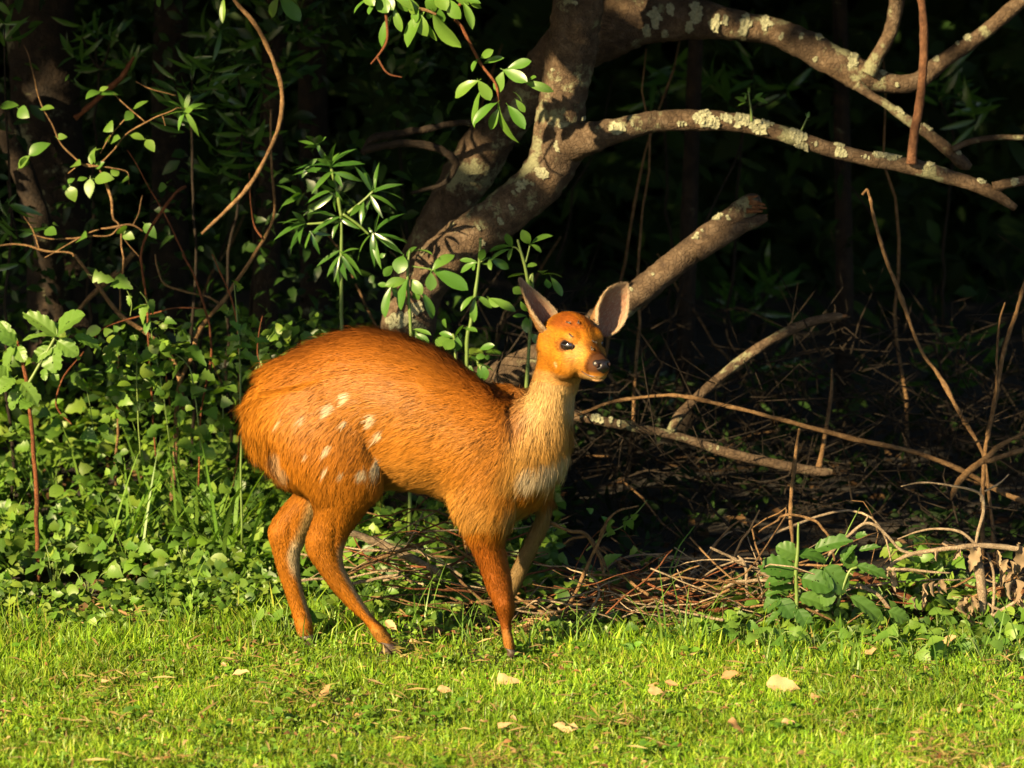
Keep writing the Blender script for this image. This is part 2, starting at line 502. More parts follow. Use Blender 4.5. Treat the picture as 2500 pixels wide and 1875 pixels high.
    return c * (0.80 + 0.40 * nz)[:, None], is_head

col_b, head_w = coat(body_co, body_no)
body_base = P(1000, 1590, 0.0); body_base = Vector((body_base.x, 0, 0))
deer = thing('bushbuck', 'russet bushbuck fawn with white flank spots standing on grass with one foreleg lifted', 'antelope', body_base)

def coat_mat(name, rough=.65):
    m, nt, b, out = new_mat(name)
    a = N(nt, 'ShaderNodeAttribute', attribute_name='Col')
    nt.links.new(a.outputs['Color'], b.inputs['Base Color'])
    b.inputs['Roughness'].default_value = rough
    b.inputs['Specular IOR Level'].default_value = .22
    b.inputs['Sheen Weight'].default_value = 0
    return m, nt, b
M_SKIN, snt, sb = coat_mat('skin', .8)
nzs = noise_tex(snt, coords(snt), 500, 2)
bump(snt, sb, nzs, .4, .002)
M_FUR, _, fb = coat_mat('fur', .55)

v = body_co - arr(body_base)
body_me.vertices.foreach_set('co', v.astype(np.float32).ravel())
a = body_me.attributes.new('Col', 'FLOAT_COLOR', 'POINT')
c4 = np.ones((len(v), 4), np.float32); c4[:, :3] = col_b * .8
a.data.foreach_set('color', c4.ravel())
body_me.polygons.foreach_set('use_smooth', np.ones(len(body_me.polygons), bool))
body_me.name = 'body'
body = add('body', body_me, M_SKIN, deer)

# ---- fur: strands that follow the lie of the coat
FLOW = []      # (point px, depth, flow px vector)
def fl(px, py, Y, dx, dy, dyy=0.0):
    d = (P(px + dx, py + dy, Y) - P(px, py, Y)).normalized(); d.y += dyy
    FLOW.append((arr(P(px, py, Y)), arr(d)))
for Ys in (-.12, .12):
    for (x, y, dx, dy) in [(1200, 980, -3, 1.2), (1120, 930, -3, .4), (1040, 880, -3, -.2), (960, 850, -3, -.3), (880, 840, -3, .2), (800, 850, -3, .9),
                           (720, 890, -3, 1.5), (650, 940, -3, 2.4), (605, 1000, -1.4, 3), (600, 1060, .4, 3),
                           (1150, 1050, -3, .9), (1050, 1000, -3, .5), (950, 960, -3, .2), (850, 950, -3, 1.2), (760, 980, -3, 2.0), (680, 1030, -2, 2.8),
                           (1050, 1130, -3, .8), (950, 1100, -2.6, 1.2), (880, 1080, -2, 2.6), (800, 1100, -2, 3), (720, 1120, -1, 3),
                           (1060, 1190, -2.6, 1.6), (980, 1180, -2.4, 1.6), (900, 1170, -1.6, 3), (820, 1180, -1.4, 3),
                           (1180, 1130, -2.4, 1.8), (1130, 1210, -2.2, 2.0), (1200, 1220, -2.0, 2.6), (1260, 1130, -1.4, 3), (1300, 1180, -1.0, 3), (1350, 1120, -.7, 3),
                           (1220, 1280, -1, 3), (1160, 1290, -1, 3)]:
        fl(x, y, Ys, dx, dy)
for Ys in (-.09, 0.01):
    for (x, y, dx, dy) in [(1300, 1050, -.8, 3), (1350, 1050, -.4, 3), (1390, 1060, .2, 3), (1310, 960, -.5, 3), (1360, 960, -.2, 3), (1400, 980, .2, 3),
                           (1320, 880, -.5, 3), (1370, 910, -.2, 3)]:
        fl(x, y, Ys, dx, dy)
for Y_, L in ((YN, [(820, 1230), (800, 1300), (800, 1370), (850, 1450), (915, 1540)]), (YF, [(760, 1220), (710, 1290), (700, 1360), (715, 1440), (740, 1530)]),
              (YN, [(1180, 1320), (1205, 1390), (1225, 1460), (1235, 1530), (1244, 1580)]), (YF, [(1325, 1250), (1300, 1320), (1265, 1390), (1235, 1450)])):
    for (x0, y0), (x1, y1) in zip(L[:-1], L[1:]):
        fl(x0, y0, Y_, x1 - x0, y1 - y0)
for Y_ in (.0, .06):
    for x, y, dx, dy in [(610, 950, -2, 2), (598, 1010, -.8, 3), (600, 1070, .3, 3), (630, 1120, 1.2, 3), (665, 1150, .6, 3)]:
        fl(x, y, Y_, dx, dy)
FP = np.array([f[0] for f in FLOW]); FD = np.array([f[1] for f in FLOW])
def flow(p, is_head):
    out = np.zeros_like(p)
    for s in range(0, len(p), 20000):
        q = p[s:s + 20000]
        d2 = ((q[:, None, :] - FP[None]) ** 2).sum(-1)
        w = 1 / (d2 + 4e-4) ** 2
        out[s:s + 20000] = w @ FD / w.sum(1, keepdims=True)
    hl = head_local(p)
    hf = -arr(HF)[None] + arr(HU)[None] * .15 + arr(HS)[None] * (np.sign(hl[:, 1]) * .35)[:, None] - arr(HU)[None] * (hl[:, 2] < -.02)[:, None] * .5
    return lerp(norm(out), norm(hf), is_head)

def fur_length(p, n, is_head):
    px, py = to_px(p)
    L = np.full(len(p), .026)
    L = L - .019 * sstep(1090, 1310, py) * (px < 1000) * (1 - sstep(900, 960, px + (1200 - py) * .5))
    L = L - .019 * sstep(1210, 1420, py) * (px > 1000)
    L = L * (1 - .5 * sstep(1470, 1550, py))
    L = np.where((p[:, 1] > .02) & (px > 1225) & (py > 1215), .007, L)
    rump = (1 - sstep(600, 720, px)) * sstep(860, 940, py) * (1 - sstep(1130, 1200, py))
    L = L + .014 * rump * (.4 + 1.2 * vnoise(p, 55, 17))
    L = L + .012 * (1 - sstep(-.02, .07, (py - np.interp(px, [600, 715, 880, 1040, 1180, 1250], [960, 850, 805, 848, 940, 980])) / 400)) * (px < 1190) * (px > 600)
    L = np.where((px > 1285) & (py < 1030), .016, L)
    brst = ((px > 1130) & (px < 1420) & (py > 1120) & (py < 1310)).astype(float)
    L = L + .008 * brst
    fold = 1 - sstep(15, 50, np.hypot(px - 945, (py - 1170) * .7))
    L = L + .012 * fold * (n[:, 1] < 0)
    hl = head_local(p)
    return L * (1 - is_head) + is_head * (.0095 - .0040 * sstep(.02, .06, hl[:, 0]))

def grow(co, no, tri, count, lens, name, width=.00043, clump=.45, cell=.011):
    A, B, C = co[tri[:, 0]], co[tri[:, 1]], co[tri[:, 2]]
    area = np.linalg.norm(np.cross(B - A, C - A), axis=1)
    cen = (A + B + C) / 3
    hl = head_local(cen); wgt = area * (1 + 3.0 * (np.abs(hl) < .085).all(1))
    idx = RNG.choice(len(tri), count, p=wgt / wgt.sum())
    r1, r2 = np.sqrt(RNG.random(count)), RNG.random(count)
    w = np.stack([1 - r1, r1 * (1 - r2), r1 * r2], 1)[:, :, None]
    t = tri[idx]
    p = (co[t] * w).sum(1); n = norm((no[t] * w).sum(1))
    col, ih = coat(p, n)
    hl = head_local(p)
    keep = ~((ih > .5) & (hl[:, 0] > .073) & (hl[:, 2] > -.047)) & ~((np.hypot(hl[:, 0] - .021, (hl[:, 2] - .002) * 1.25) < .0155) & (np.abs(hl[:, 1]) > .03) & (ih > .5))
    p, n, col, ih = p[keep], n[keep], col[keep], ih[keep]
    m = len(p)
    f = flow(p, ih)
    f = f + (np.stack([vnoise(p, 38, s) for s in (11, 12, 13)], 1) - .5) * .6 * (1 - .6 * ih)[:, None]
    f = norm(f - n * (f * n).sum(1, keepdims=True))
    L = lens(p, n, ih) * (0.65 + .7 * RNG.random(m))
    lift = .22 + .20 * RNG.random(m)
    px, py = to_px(p)
    guard = RNG.random(m) < .06
    L = np.where(guard & (ih < .5), L * 1.5, L); lift = np.where(guard, lift + .06, lift)
    lift = lift + .25 * (1 - sstep(600, 680, px)) * (py < 1180) + .22 * (n[:, 2] > .55) * (py < 1000) * (px < 1230)
    d0 = norm(f + n * lift[:, None] + RNG.normal(0, .08, (m, 3)))
    mid = p + d0 * (L * .5)[:, None]
    d1 = norm(f + n * (lift * .35)[:, None] + np.array([0, 0, -.10]) + RNG.normal(0, .13, (m, 3)))
    tip = mid + d1 * (L * .5)[:, None]
    # clumping towards guide strands
    g = RNG.choice(m, max(200, int(m / 26)), replace=False)
    kd = kdtree.KDTree(len(g))
    for i, q in enumerate(p[g]): kd.insert(q, i)
    kd.balance()
    near = g[np.array([kd.find(q)[1] for q in p])]
    okc = (np.linalg.norm(p[near] - p, axis=1) < cell * 1.6)[:, None]
    tip = np.where(okc, tip * (1 - clump) + clump * (tip[near] + (p - p[near]) * .25), tip)
    col = col * (0.86 + .26 * RNG.random(m))[:, None] * (1 + (RNG.random(m) - .55) * .85 * ih)[:, None] * (.90 + .20 * vnoise(p, 70, 19))[:, None] * (0.94 + .12 * hash3(np.stack([near, near * 0, near * 0], 1), 5))[:, None]
    wd = np.cross(d0, n); wd = norm(wd + n * RNG.normal(0, .45, (m, 1)))
    hw = width * (.7 + .6 * RNG.random(m))[:, None] * (1 - .25 * ih)[:, None]
    V = np.stack([p - n * .001 - wd * hw, p - n * .001 + wd * hw, mid - wd * hw * .8, mid + wd * hw * .8, tip], 1)
    b = (np.arange(m) * 5)[:, None]
    T = np.stack([b + np.array([0, 1, 3]), b + np.array([0, 3, 2]), b + np.array([2, 3, 4])], 1).reshape(-1, 3)
    fn = np.cross(V[:, 1] - V[:, 0], V[:, 3] - V[:, 0])
    flip = (fn * n).sum(1) < 0
    T = T.reshape(m, 3, 3); T[flip] = T[flip][:, :, ::-1]; T = T.reshape(-1, 3)
    cc = np.repeat(col[:, None, :], 5, 1) * np.array([.86, .86, .98, .98, 1.08])[None, :, None]
    nn = norm(n[:, None, :] * 1.0 + d0[:, None, :] * .25 + RNG.normal(0, .13, (m, 1, 3)))
    nn = np.repeat(nn, 5, 1).reshape(-1, 3)
    base = arr(root_loc(deer))
    me = make_mesh(name, V.reshape(-1, 3) - base, T, True, cc.reshape(-1, 3))
    me.normals_split_custom_set_from_vertices(nn.astype(np.float32))
    return me

FUR_N = 400000
fur = add('fur', grow(body_co, body_no, body_tri, FUR_N, fur_length, 'fur'), M_FUR, body)
tag(fur, kind='stuff')

# ---- eyes, nose, mouth, ears, hooves
M_EYE, ent, eb, _ = new_mat('eye'); eb.inputs['Base Color'].default_value = (.006, .004, .004, 1); eb.inputs['Roughness'].default_value = .06
eb.inputs['Specular IOR Level'].default_value = .8; eb.inputs['Coat Weight'].default_value = .6; eb.inputs['Coat Roughness'].default_value = .03
M_LID, lnt, lb, _ = new_mat('eyelid'); lb.inputs['Base Color'].default_value = (.02, .010, .008, 1); lb.inputs['Roughness'].default_value = .7; lb.inputs['Specular IOR Level'].default_value = .15
M_NOSE, nnt, nb, _ = new_mat('nose_skin')
nt_ = ramp(nnt, noise_tex(nnt, coords(nnt), 350, 3), [(.35, (.005, .0035, .0035)), (.7, (.016, .010, .010))])
nnt.links.new(nt_, nb.inputs['Base Color']); nb.inputs['Roughness'].default_value = .36
bump(nnt, nb, noise_tex(nnt, coords(nnt), 900, 2), .35, .001)
M_LIP, ont, ob, _ = new_mat('lip'); ob.inputs['Base Color'].default_value = (.045, .018, .014, 1); ob.inputs['Roughness'].default_value = .4
M_HORN, hnt, hb, _ = new_mat('hoof'); hb.inputs['Roughness'].default_value = .45
hc = ramp(hnt, noise_tex(hnt, coords(hnt), 120, 4), [(.3, (.02, .013, .01)), (.75, (.07, .045, .03))]); hnt.links.new(hc, hb.inputs['Base Color'])

def oval_ring(c, ax1, ax2, a, b, r, n=28, bow=0):
    t = np.linspace(0, 2 * math.pi, n + 1)
    cc = np.array([arr(c + ax1 * (a * math.cos(x)) + ax2 * (b * math.sin(x))) for x in t])
    return tube(cc, r, 6, caps=False)

for s in (1, -1):
    ec = H(.021, s * .0335, .002)
    ax = (HF * .92 + HS * (-s) * .39).normalized()
    out_ = (HS * s * .92 + HF * .39).normalized()
    ev, ef = ball(ec, (.0166, .0128, .0134), 12, (ax, out_, HU))
    e = part('eye', ev, ef, M_EYE, deer)
    lv, lf = oval_ring(ec + out_ * .0072, ax, HU, .0128, .0096, .0016)
    part('eyelid', lv, lf, M_LID, e)

# nose pad with nostrils: built as a soft loft wrapped on the muzzle end
nv, nf = [], []
pads = [ball(H(0.0815, 0, -.0285), (.0110, .0185, .0145), 10, (HF, HS, HU)), ball(H(0.0790, .0105, -.0245), (.0095, .0090, .0092), 10, (HF, HS, HU)),
        ball(H(0.0790, -.0105, -.0245), (.0095, .0090, .0092), 10, (HF, HS, HU)), ball(H(0.0820, 0, -.038), (.008, .009, .008), 8, (HF, HS, HU))]
pv, pf = merge(pads)
tmpn = add('tmp_nose', make_mesh('tmp_nose', pv, pf)); rr = tmpn.modifiers.new('r', 'REMESH'); rr.mode = 'VOXEL'; rr.voxel_size = .0013
ss = tmpn.modifiers.new('s', 'SMOOTH'); ss.factor = .5; ss.iterations = 4
nme = bpy.data.meshes.new_from_object(tmpn.evaluated_get(bpy.context.evaluated_depsgraph_get())); bpy.data.objects.remove(tmpn)
nco, _, _ = mesh_arrays(nme)
nl = head_local(nco)
for s in (1, -1):                                     # press the nostrils in
    d = np.sqrt(((nl[:, 1] - s * .0115) * 1.0) ** 2 + ((nl[:, 2] + .026 + (np.abs(nl[:, 1]) - .0115) * .5) * 1.5) ** 2)
    nco -= arr(HF)[None] * (.0065 * np.exp(-(d / .0042) ** 2) * (nl[:, 0] > .079))[:, None]
nco -= arr(body_base)
nme.vertices.foreach_set('co', nco.astype(np.float32).ravel()); nme.polygons.foreach_set('use_smooth', np.ones(len(nme.polygons), bool)); nme.name = 'nose'
nose = add('nose', nme, M_NOSE, deer)
for s in (1, -1):
    bvv, bff = ball(H(.0862, s * .0138, -.0258), (.0040, .0036, .0044), 8, (HF, HS, HU))
    part('nostril', bvv, bff, M_LID, nose)
mp = [H(0.0860, 0, -.0455), H(0.0830, .009, -.0470), H(0.0750, .0165, -.0478), (H(0.0630, .0215, -.0455)), (H(0.0510, .0245, -.0415))]
mv, mf = tube(spline([arr(q) for q in mp], 16), np.interp(np.linspace(0, 1, 16), [0, .5, 1], [.0022, .0018, .0008]), 6)
mouth = part('mouth', mv, mf, M_LIP, deer)
mp2 = [H(0.0860, 0, -.0455), H(0.0830, -.009, -.0470), H(0.0750, -.0165, -.0478), (H(0.0630, -.0215, -.0455)), (H(0.0510, -.0245, -.0415))]
mv, mf = tube(spline([arr(q) for q in mp2], 16), np.interp(np.linspace(0, 1, 16), [0, .5, 1], [.0022, .0018, .0008]), 6)
part('mouth', mv, mf, M_LIP, deer)
cv, cf = ball(H(0.0720, 0, -.0545), (.013, .0125, .0060), 10, (HF, HS, HU))
M_CHIN, cnt, cb, _ = new_mat('chin_skin'); cb.inputs['Base Color'].default_value = (.22, .12, .05, 1); cb.inputs['Roughness'].default_value = .7
part('chin', cv, cf, M_CHIN, deer)

M_EAR_IN, ein, eib, eio = new_mat('ear_skin')
a = N(ein, 'ShaderNodeAttribute', attribute_name='Col'); ein.links.new(a.outputs['Color'], eib.inputs['Base Color']); eib.inputs['Roughness'].default_value = .7
tr = N(ein, 'ShaderNodeBsdfTranslucent'); ein.links.new(a.outputs['Color'], tr.inputs[0])
mx = N(ein, 'ShaderNodeMixShader'); mx.inputs[0].default_value = .5
ein.links.new(eib.outputs[0], mx.inputs[1]); ein.links.new(tr.outputs[0], mx.inputs[2]); ein.links.new(mx.outputs[0], eio.inputs[0])

def ear(base, tip, face, wid, curl, prof):
    """cupped ear: base -> tip, opening towards face; inner and outer sheet joined at the rim"""
    base, tip = arr(base), arr(tip); ax = tip - base; Ln = np.linalg.norm(ax); ax /= Ln
    fc = arr(face); fc = norm(fc - ax * fc.dot(ax)); sd = np.cross(ax, fc)
    nu, nv_ = 22, 17
    inner, outer, cin, cout = [], [], [], []
    for i in range(nu):
        u = i / (nu - 1)
        w = wid * (np.interp(u, [0, .12, .3, .5, .7, .86, .95, 1], prof))
        cu = np.interp(u, [0, .25, .6, 1], [2.3, 1.55, curl, .7])
        for j in range(nv_):
            v_ = j / (nv_ - 1) * 2 - 1
            th = v_ * cu
            q = base + ax * (u * Ln) + sd * (w * math.sin(th) / math.sin(min(cu, 1.57))) + fc * (w * (1 - math.cos(th)) * .9 - .6 * w * .9) + fc * (.010 * math.sin(u * 2.6)) 
            nrm = sd * math.sin(th) - fc * math.cos(th)
            th_ = .0022 * (1 - abs(v_) ** 4) * (1 - u ** 4) + .0004
            inner.append(q); outer.append(q + nrm * th_)
            rim = max(abs(v_) ** 3, u ** 6)
            cin.append(np.array([.30, .135, .080]) * (1 - rim) + np.array([.34, .24, .14]) * rim)
            cout.append(np.array([.20, .09, .025]) * (1 - .6 * rim) + np.array([.32, .2, .10]) * .6 * rim)
    V = np.array(inner + outer); Cc = np.array(cin + cout); n0 = nu * nv_
    F = []
    for i in range(nu - 1):
        for j in range(nv_ - 1):
            a_, b_, c_, d_ = i * nv_ + j, i * nv_ + j + 1, (i + 1) * nv_ + j + 1, (i + 1) * nv_ + j
            F.append((a_, d_, c_, b_)); F.append((n0 + a_, n0 + b_, n0 + c_, n0 + d_))
    for i in range(nu - 1):
        for j in (0, nv_ - 1):
            a_, d_ = i * nv_ + j, (i + 1) * nv_ + j
            F.append((a_, n0 + a_, n0 + d_, d_) if j == 0 else (d_, n0 + d_, n0 + a_, a_))
    for j in range(nv_ - 1):
        a_ = (nu - 1) * nv_ + j
        F.append((a_, n0 + a_, n0 + a_ + 1, a_ + 1))
    return V, F, Cc
V, F, Cc = ear(P(1354, 832, -.045), P(1266, 685, -.045), Vector((.84, -.50, .2)), .034, 1.15, [.46, .70, .98, .94, .66, .38, .21, .04])
ear_n = part('ear', V, F, M_EAR_IN, deer, True, Cc); EN = (V, Cc, P(1354, 832, -.045), P(1266, 685, -.045))
V, F, Cc = ear(P(1456, 806, -.030), P(1526, 694, .005), Vector((.50, -.86, -.1)), .036, 1.1, [.62, .78, .96, 1.0, .84, .52, .26, .04])
ear_f = part('ear', V, F, M_EAR_IN, deer, True, Cc); EF = (V, Cc, P(1456, 806, -.030), P(1526, 694, .005))

def ear_fur(o, V, C, base, tip, n, seed):
    """short hairs on both faces and a pale fringe along the rim"""
    r = np.random.default_rng(seed)
    V = np.asarray(V); nu, nv_ = 22, 17; half = nu * nv_
    ax = norm(arr(tip) - arr(base))
    out = []
    for side in (0, 1):
        g = V[side * half:(side + 1) * half].reshape(nu, nv_, 3); gc = C[side * half:(side + 1) * half].reshape(nu, nv_, 3)
        u = r.random(n) * (nu - 1.001); v = r.random(n); v = np.where(r.random(n) < .35, np.where(r.random(n) < .5, v * .07, 1 - v * .07), v) * (nv_ - 1.001)
        i_, j_ = u.astype(int), v.astype(int); fu, fv = (u - i_)[:, None], (v - j_)[:, None]
        p = g[i_, j_] * (1 - fu) * (1 - fv) + g[i_ + 1, j_] * fu * (1 - fv) + g[i_, j_ + 1] * (1 - fu) * fv + g[i_ + 1, j_ + 1] * fu * fv
        e1, e2 = g[i_ + 1, j_] - g[i_, j_], g[i_, j_ + 1] - g[i_, j_]
        nn = norm(np.cross(e1, e2)) * (1 if side == 0 else -1)
        other = V[(1 - side) * half:(2 - side) * half].reshape(nu, nv_, 3)[i_, j_]
        nn = np.where(((p - other) * nn).sum(1, keepdims=True) < 0, -nn, nn)
        rim = (np.abs(v / (nv_ - 1) * 2 - 1) > .86)
        L = np.where(rim, r.uniform(.003, .007, n), r.uniform(.004, .009, n) if side == 0 else r.uniform(.003, .006, n))
        d = norm(ax[None] + nn * r.uniform(.15, .5, (n, 1)) + r.normal(0, .25, (n, 3)))
        q = p + d * L[:, None]; w = norm(np.cross(d, nn) + r.normal(0, .3, (n, 3))) * .00035
        col = gc[i_, j_] * r.uniform(.8, 1.3, (n, 1)); col = np.where(rim[:, None], np.array([.36, .26, .16]) * r.uniform(.7, 1.2, (n, 1)), col)
        if side == 0: col = np.where(r.random((n, 1)) < .35, np.array([.34, .25, .17]), col)
        out.append((np.stack([p - w, p + w, q], 1).reshape(-1, 3), np.arange(n * 3).reshape(-1, 3), np.repeat(col, 3, 0)))
    VV = np.vstack([a_[0] for a_ in out]); FF = np.vstack([out[0][1], out[1][1] + len(out[0][0])]); CC = np.vstack([a_[2] for a_ in out])
    f_ = part('ear_fur', VV, FF, M_FUR, o, True, CC)
    tag(f_, kind='stuff')
ear_fur(ear_n, EN[0], EN[1], EN[2], EN[3], 5000, 1)
ear_fur(ear_f, EF[0], EF[1], EF[2], EF[3], 5000, 2)

def hoof(tops, toe, Y, w):
    """cloven hoof: two claws under the pastern"""
    out = []
    a_, b_ = tops
    for s in (-1, 1):
        out.append(loft([(a_, b_, w * .55, Y + s * w * .55), ((a_[0] * .75 + toe[0] * .25 - 2, (a_[1] + toe[1]) / 2), (b_[0] * .45 + toe[0] * .55, (b_[1] + toe[1]) / 2), w * .62, Y + s * w * .6),
                         ((a_[0] * .9 + toe[0] * .1 - 4, toe[1] + 1), toe, w * .5, Y + s * w * .55)], 14))
    return merge(out)
for tops, toe, Y_, w_ in ((((924, 1566), (962, 1572)), (980, 1594), YN, .015), (((731, 1554), (764, 1548)), (772, 1578), YF, .015),
                          (((1233, 1582), (1257, 1586)), (1262, 1603), YN, .015), (((1222, 1450), (1245, 1468)), (1212, 1490), YF, .013)):
    hv, hf_ = hoof(tops, toe, Y_, w_)
    part('hoof', hv, hf_, M_HORN, deer)
# ================================================================== materials of the place
def bark_mat(name, dark, mid, light, scale=40, lichen=0.0, stretch=(1, 1, 1)):
    m, nt, b, out = new_mat(name)
    mp = N(nt, 'ShaderNodeMapping'); mp.inputs['Scale'].default_value = stretch
    nt.links.new(coords(nt), mp.inputs[0]); vec = mp.outputs[0]
    n1 = noise_tex(nt, vec, scale, 6, .65)
    vo = N(nt, 'ShaderNodeTexVoronoi', feature='DISTANCE_TO_EDGE'); vo.inputs['Scale'].default_value = scale * 2.2
    wob = N(nt, 'ShaderNodeVectorMath', operation='ADD')
    nt.links.new(vec, wob.inputs[0])
    nz = N(nt, 'ShaderNodeTexNoise'); nz.inputs['Scale'].default_value = scale * .8; nt.links.new(vec, nz.inputs[0])
    sc = N(nt, 'ShaderNodeVectorMath', operation='SCALE'); sc.inputs['Scale'].default_value = .035; nt.links.new(nz.outputs[1], sc.inputs[0])
    nt.links.new(sc.outputs[0], wob.inputs[1]); nt.links.new(wob.outputs[0], vo.inputs['Vector'])
    col = ramp(nt, n1, [(.28, dark), (.5, mid), (.72, light)])
    crack = ramp(nt, vo.outputs['Distance'], [(0, (.35, .33, .30)), (.12, (1, 1, 1))])
    mot = ramp(nt, noise_tex(nt, vec, 9, 5, .6), [(.32, (.45, .42, .40)), (.5, (.95, .93, .9)), (.68, (1.35, 1.3, 1.2))])
    col = mixrgb(nt, .9, col, mot, 'MULTIPLY')
    col = mixrgb(nt, .42, col, crack, 'MULTIPLY')
    if lichen:
        n2 = noise_tex(nt, vec, scale * .55, 8, .75)
        n3 = noise_tex(nt, vec, 7, 2)
        mu = N(nt, 'ShaderNodeMath', operation='MULTIPLY'); nt.links.new(n2, mu.inputs[0]); nt.links.new(n3, mu.inputs[1])
        fac = ramp(nt, mu.outputs[0], [(.40 - lichen, (0, 0, 0)), (.44 - lichen, (1, 1, 1))])
        col = mixrgb(nt, fac, col, (.13, .13, .075))
    nt.links.new(col, b.inputs['Base Color'])
    b.inputs['Roughness'].default_value = .85; b.inputs['Specular IOR Level'].default_value = .25
    h = N(nt, 'ShaderNodeMath', operation='ADD'); nt.links.new(n1, h.inputs[0])
    cr = N(nt, 'ShaderNodeMath', operation='MULTIPLY'); cr.inputs[1].default_value = .45
    nt.links.new(crack, cr.inputs[0]); nt.links.new(cr.outputs[0], h.inputs[1])
    bump(nt, b, h.outputs[0], .75, .006)
    return m

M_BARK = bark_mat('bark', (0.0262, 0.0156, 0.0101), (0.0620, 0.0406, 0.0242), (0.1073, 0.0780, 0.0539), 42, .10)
M_BARK_SHADED = bark_mat('shaded_bark', (0.0059, 0.0037, 0.0024), (0.0149, 0.0092, 0.0054), (0.0270, 0.0175, 0.0108), 36, .06)  # bark colour deepened to paint the shade these trunks stand in
M_TWIG = bark_mat('twig_bark', (0.0829, 0.0439, 0.0195), (0.1608, 0.0927, 0.0410), (0.2535, 0.1608, 0.0829), 90)
M_TWIG_RED = bark_mat('red_twig_bark', (0.0776, 0.0224, 0.0086), (0.1423, 0.0475, 0.0172), (0.2070, 0.0820, 0.0345), 90)
M_TWIG_GREY = bark_mat('grey_twig_bark', (0.1440, 0.1035, 0.0675), (0.2430, 0.1845, 0.1260), (0.3240, 0.2610, 0.1890), 90)
M_SHADE_STEM = bark_mat('shade_stem_bark', (.006, .004, .003), (.014, .009, .005), (.026, .017, .010), 60)  # stem bark set near black to stand for deep shade
M_SHOOT = bark_mat('shoot_bark', (.050, .020, .010), (.095, .042, .020), (.14, .07, .036), 70)
M_STEM = leaf_mat('green_stem', (.08, .13, .025), (.12, .17, .04), .1)
M_WOOD = bark_mat('broken_wood', (0.0770, 0.0245, 0.0084), (0.1680, 0.0700, 0.0245), (0.2520, 0.1330, 0.0630), 70)

M_LICHEN, lnt_, lb_, _ = new_mat('lichen')
lc = ramp(lnt_, noise_tex(lnt_, coords(lnt_), 160, 4), [(.3, (0.1218, 0.1247, 0.0754)), (.5, (0.1972, 0.1972, 0.1247)), (.75, (0.2726, 0.2610, 0.1798))])
lnt_.links.new(lc, lb_.inputs['Base Color']); lb_.inputs['Roughness'].default_value = .9
bump(lnt_, lb_, noise_tex(lnt_, coords(lnt_), 420, 3), .7, .002)

M_NARROW = leaf_mat('narrow_leaf', (.024, .070, .011), (.050, .115, .016), .22, .28, .5)
M_BROAD = leaf_mat('broad_leaf', (.048, .125, .018), (.085, .165, .026), .30, .38, .45)
M_SPRAY = leaf_mat('spray_leaf', (.060, .150, .020), (.110, .200, .030), .34, .36, .45)
M_BIG_SHADED = leaf_mat('shaded_big_leaf', (.034, .088, .014), (.055, .115, .020), .28, .45, .3)  # big leaf green darkened to paint the fawn's shadow on the low sapling
M_BIG = leaf_mat('big_leaf', (.070, .150, .022), (.110, .190, .035), .32, .42, .35)
M_WEED = leaf_mat('weed_leaf', (.060, .140, .020), (.115, .200, .032), .34, .45, .35)
M_SMALL = leaf_mat('small_leaf', (.055, .130, .018), (.105, .180, .030), .34, .42, .4)
M_BLADE = leaf_mat('grass_blade', (.075, .165, .020), (.130, .215, .035), .32, .42, .35)
M_GRASS = leaf_mat('lawn_grass', None, None, .34, .45, .30, attr=True)
M_MASS = leaf_mat('leaf_mass', None, None, .15, .6, .10, attr=True)
M_COVER = leaf_mat('cover_leaf', None, None, .32, .45, .35, attr=True)
M_DRY = leaf_mat('dry_leaf', (.24, .14, .065), (.36, .25, .13), .18, .7, .2, tcol=(0.6820, 0.5580, 0.3720))
M_DRYGREY = leaf_mat('grey_dry_leaf', (0.1550, 0.1085, 0.0651), (0.2356, 0.1736, 0.1116), .15, .75, .2, tcol=(0.6820, 0.5890, 0.4340))

gm, gnt, gb, _ = new_mat('ground')
gv = coords(gnt)
g1 = ramp(gnt, noise_tex(gnt, gv, 9, 6), [(.3, (.007, .005, .003)), (.55, (.014, .009, .005)), (.75, (.026, .017, .009))])  # soil tones lowered to put the hollow's shade into the colour
g2 = ramp(gnt, noise_tex(gnt, gv, 70, 5), [(.35, (.6, .6, .6)), (.65, (1.3, 1.25, 1.1))])
gnt.links.new(mixrgb(gnt, .8, g1, g2, 'MULTIPLY'), gb.inputs['Base Color'])
gb.inputs['Roughness'].default_value = .95
bump(gnt, gb, noise_tex(gnt, gv, 45, 8), .8, .02)

# ================================================================== ground
def gz(x, y):
    x = np.asarray(x, float); y = np.asarray(y, float)
    p = np.stack([x, y, x * 0], -1).reshape(-1, 3)
    n = (vnoise(p, 1.7, 41) - .5).reshape(x.shape)
    return .030 * n * np.clip(np.abs(y) * .8, .25, 1.5) + .10 * sstep(.7, 3.0, y) * (1 - sstep(-.2, .8, x))
def axis(a, b, core0, core1, fine, coarse):
    return np.unique(np.concatenate([np.linspace(a, core0, coarse), np.linspace(core0, core1, fine), np.linspace(core1, b, coarse)]))
gx, gy = axis(-120, 120, -4, 4, 90, 14), axis(-30, 160, -3, 8, 120, 14)
GX, GY = np.meshgrid(gx, gy)
nx, ny = len(gx), len(gy)
ii = (np.arange(ny - 1)[:, None] * nx + np.arange(nx - 1)[None]).ravel()
ground = add('ground', make_mesh('ground', np.stack([GX, GY, gz(GX, GY)], -1).reshape(-1, 3), np.stack([ii, ii + 1, ii + nx + 1, ii + nx], 1)), gm)
tag(ground, kind='structure')

def on_ground(px, py):
    """ground point seen at a photo pixel"""
    a, b = (px - 1250.0) / F_PX, -(py - 937.5) / F_PX
    d = Vector((a, math.cos(PITCH) + b * math.sin(PITCH), -math.sin(PITCH) + b * math.cos(PITCH)))
    t = CAM_H / -d.z
    x, y = d.x * t, d.y * t - CAM_D
    return Vector((x, y, float(gz(x, y))))

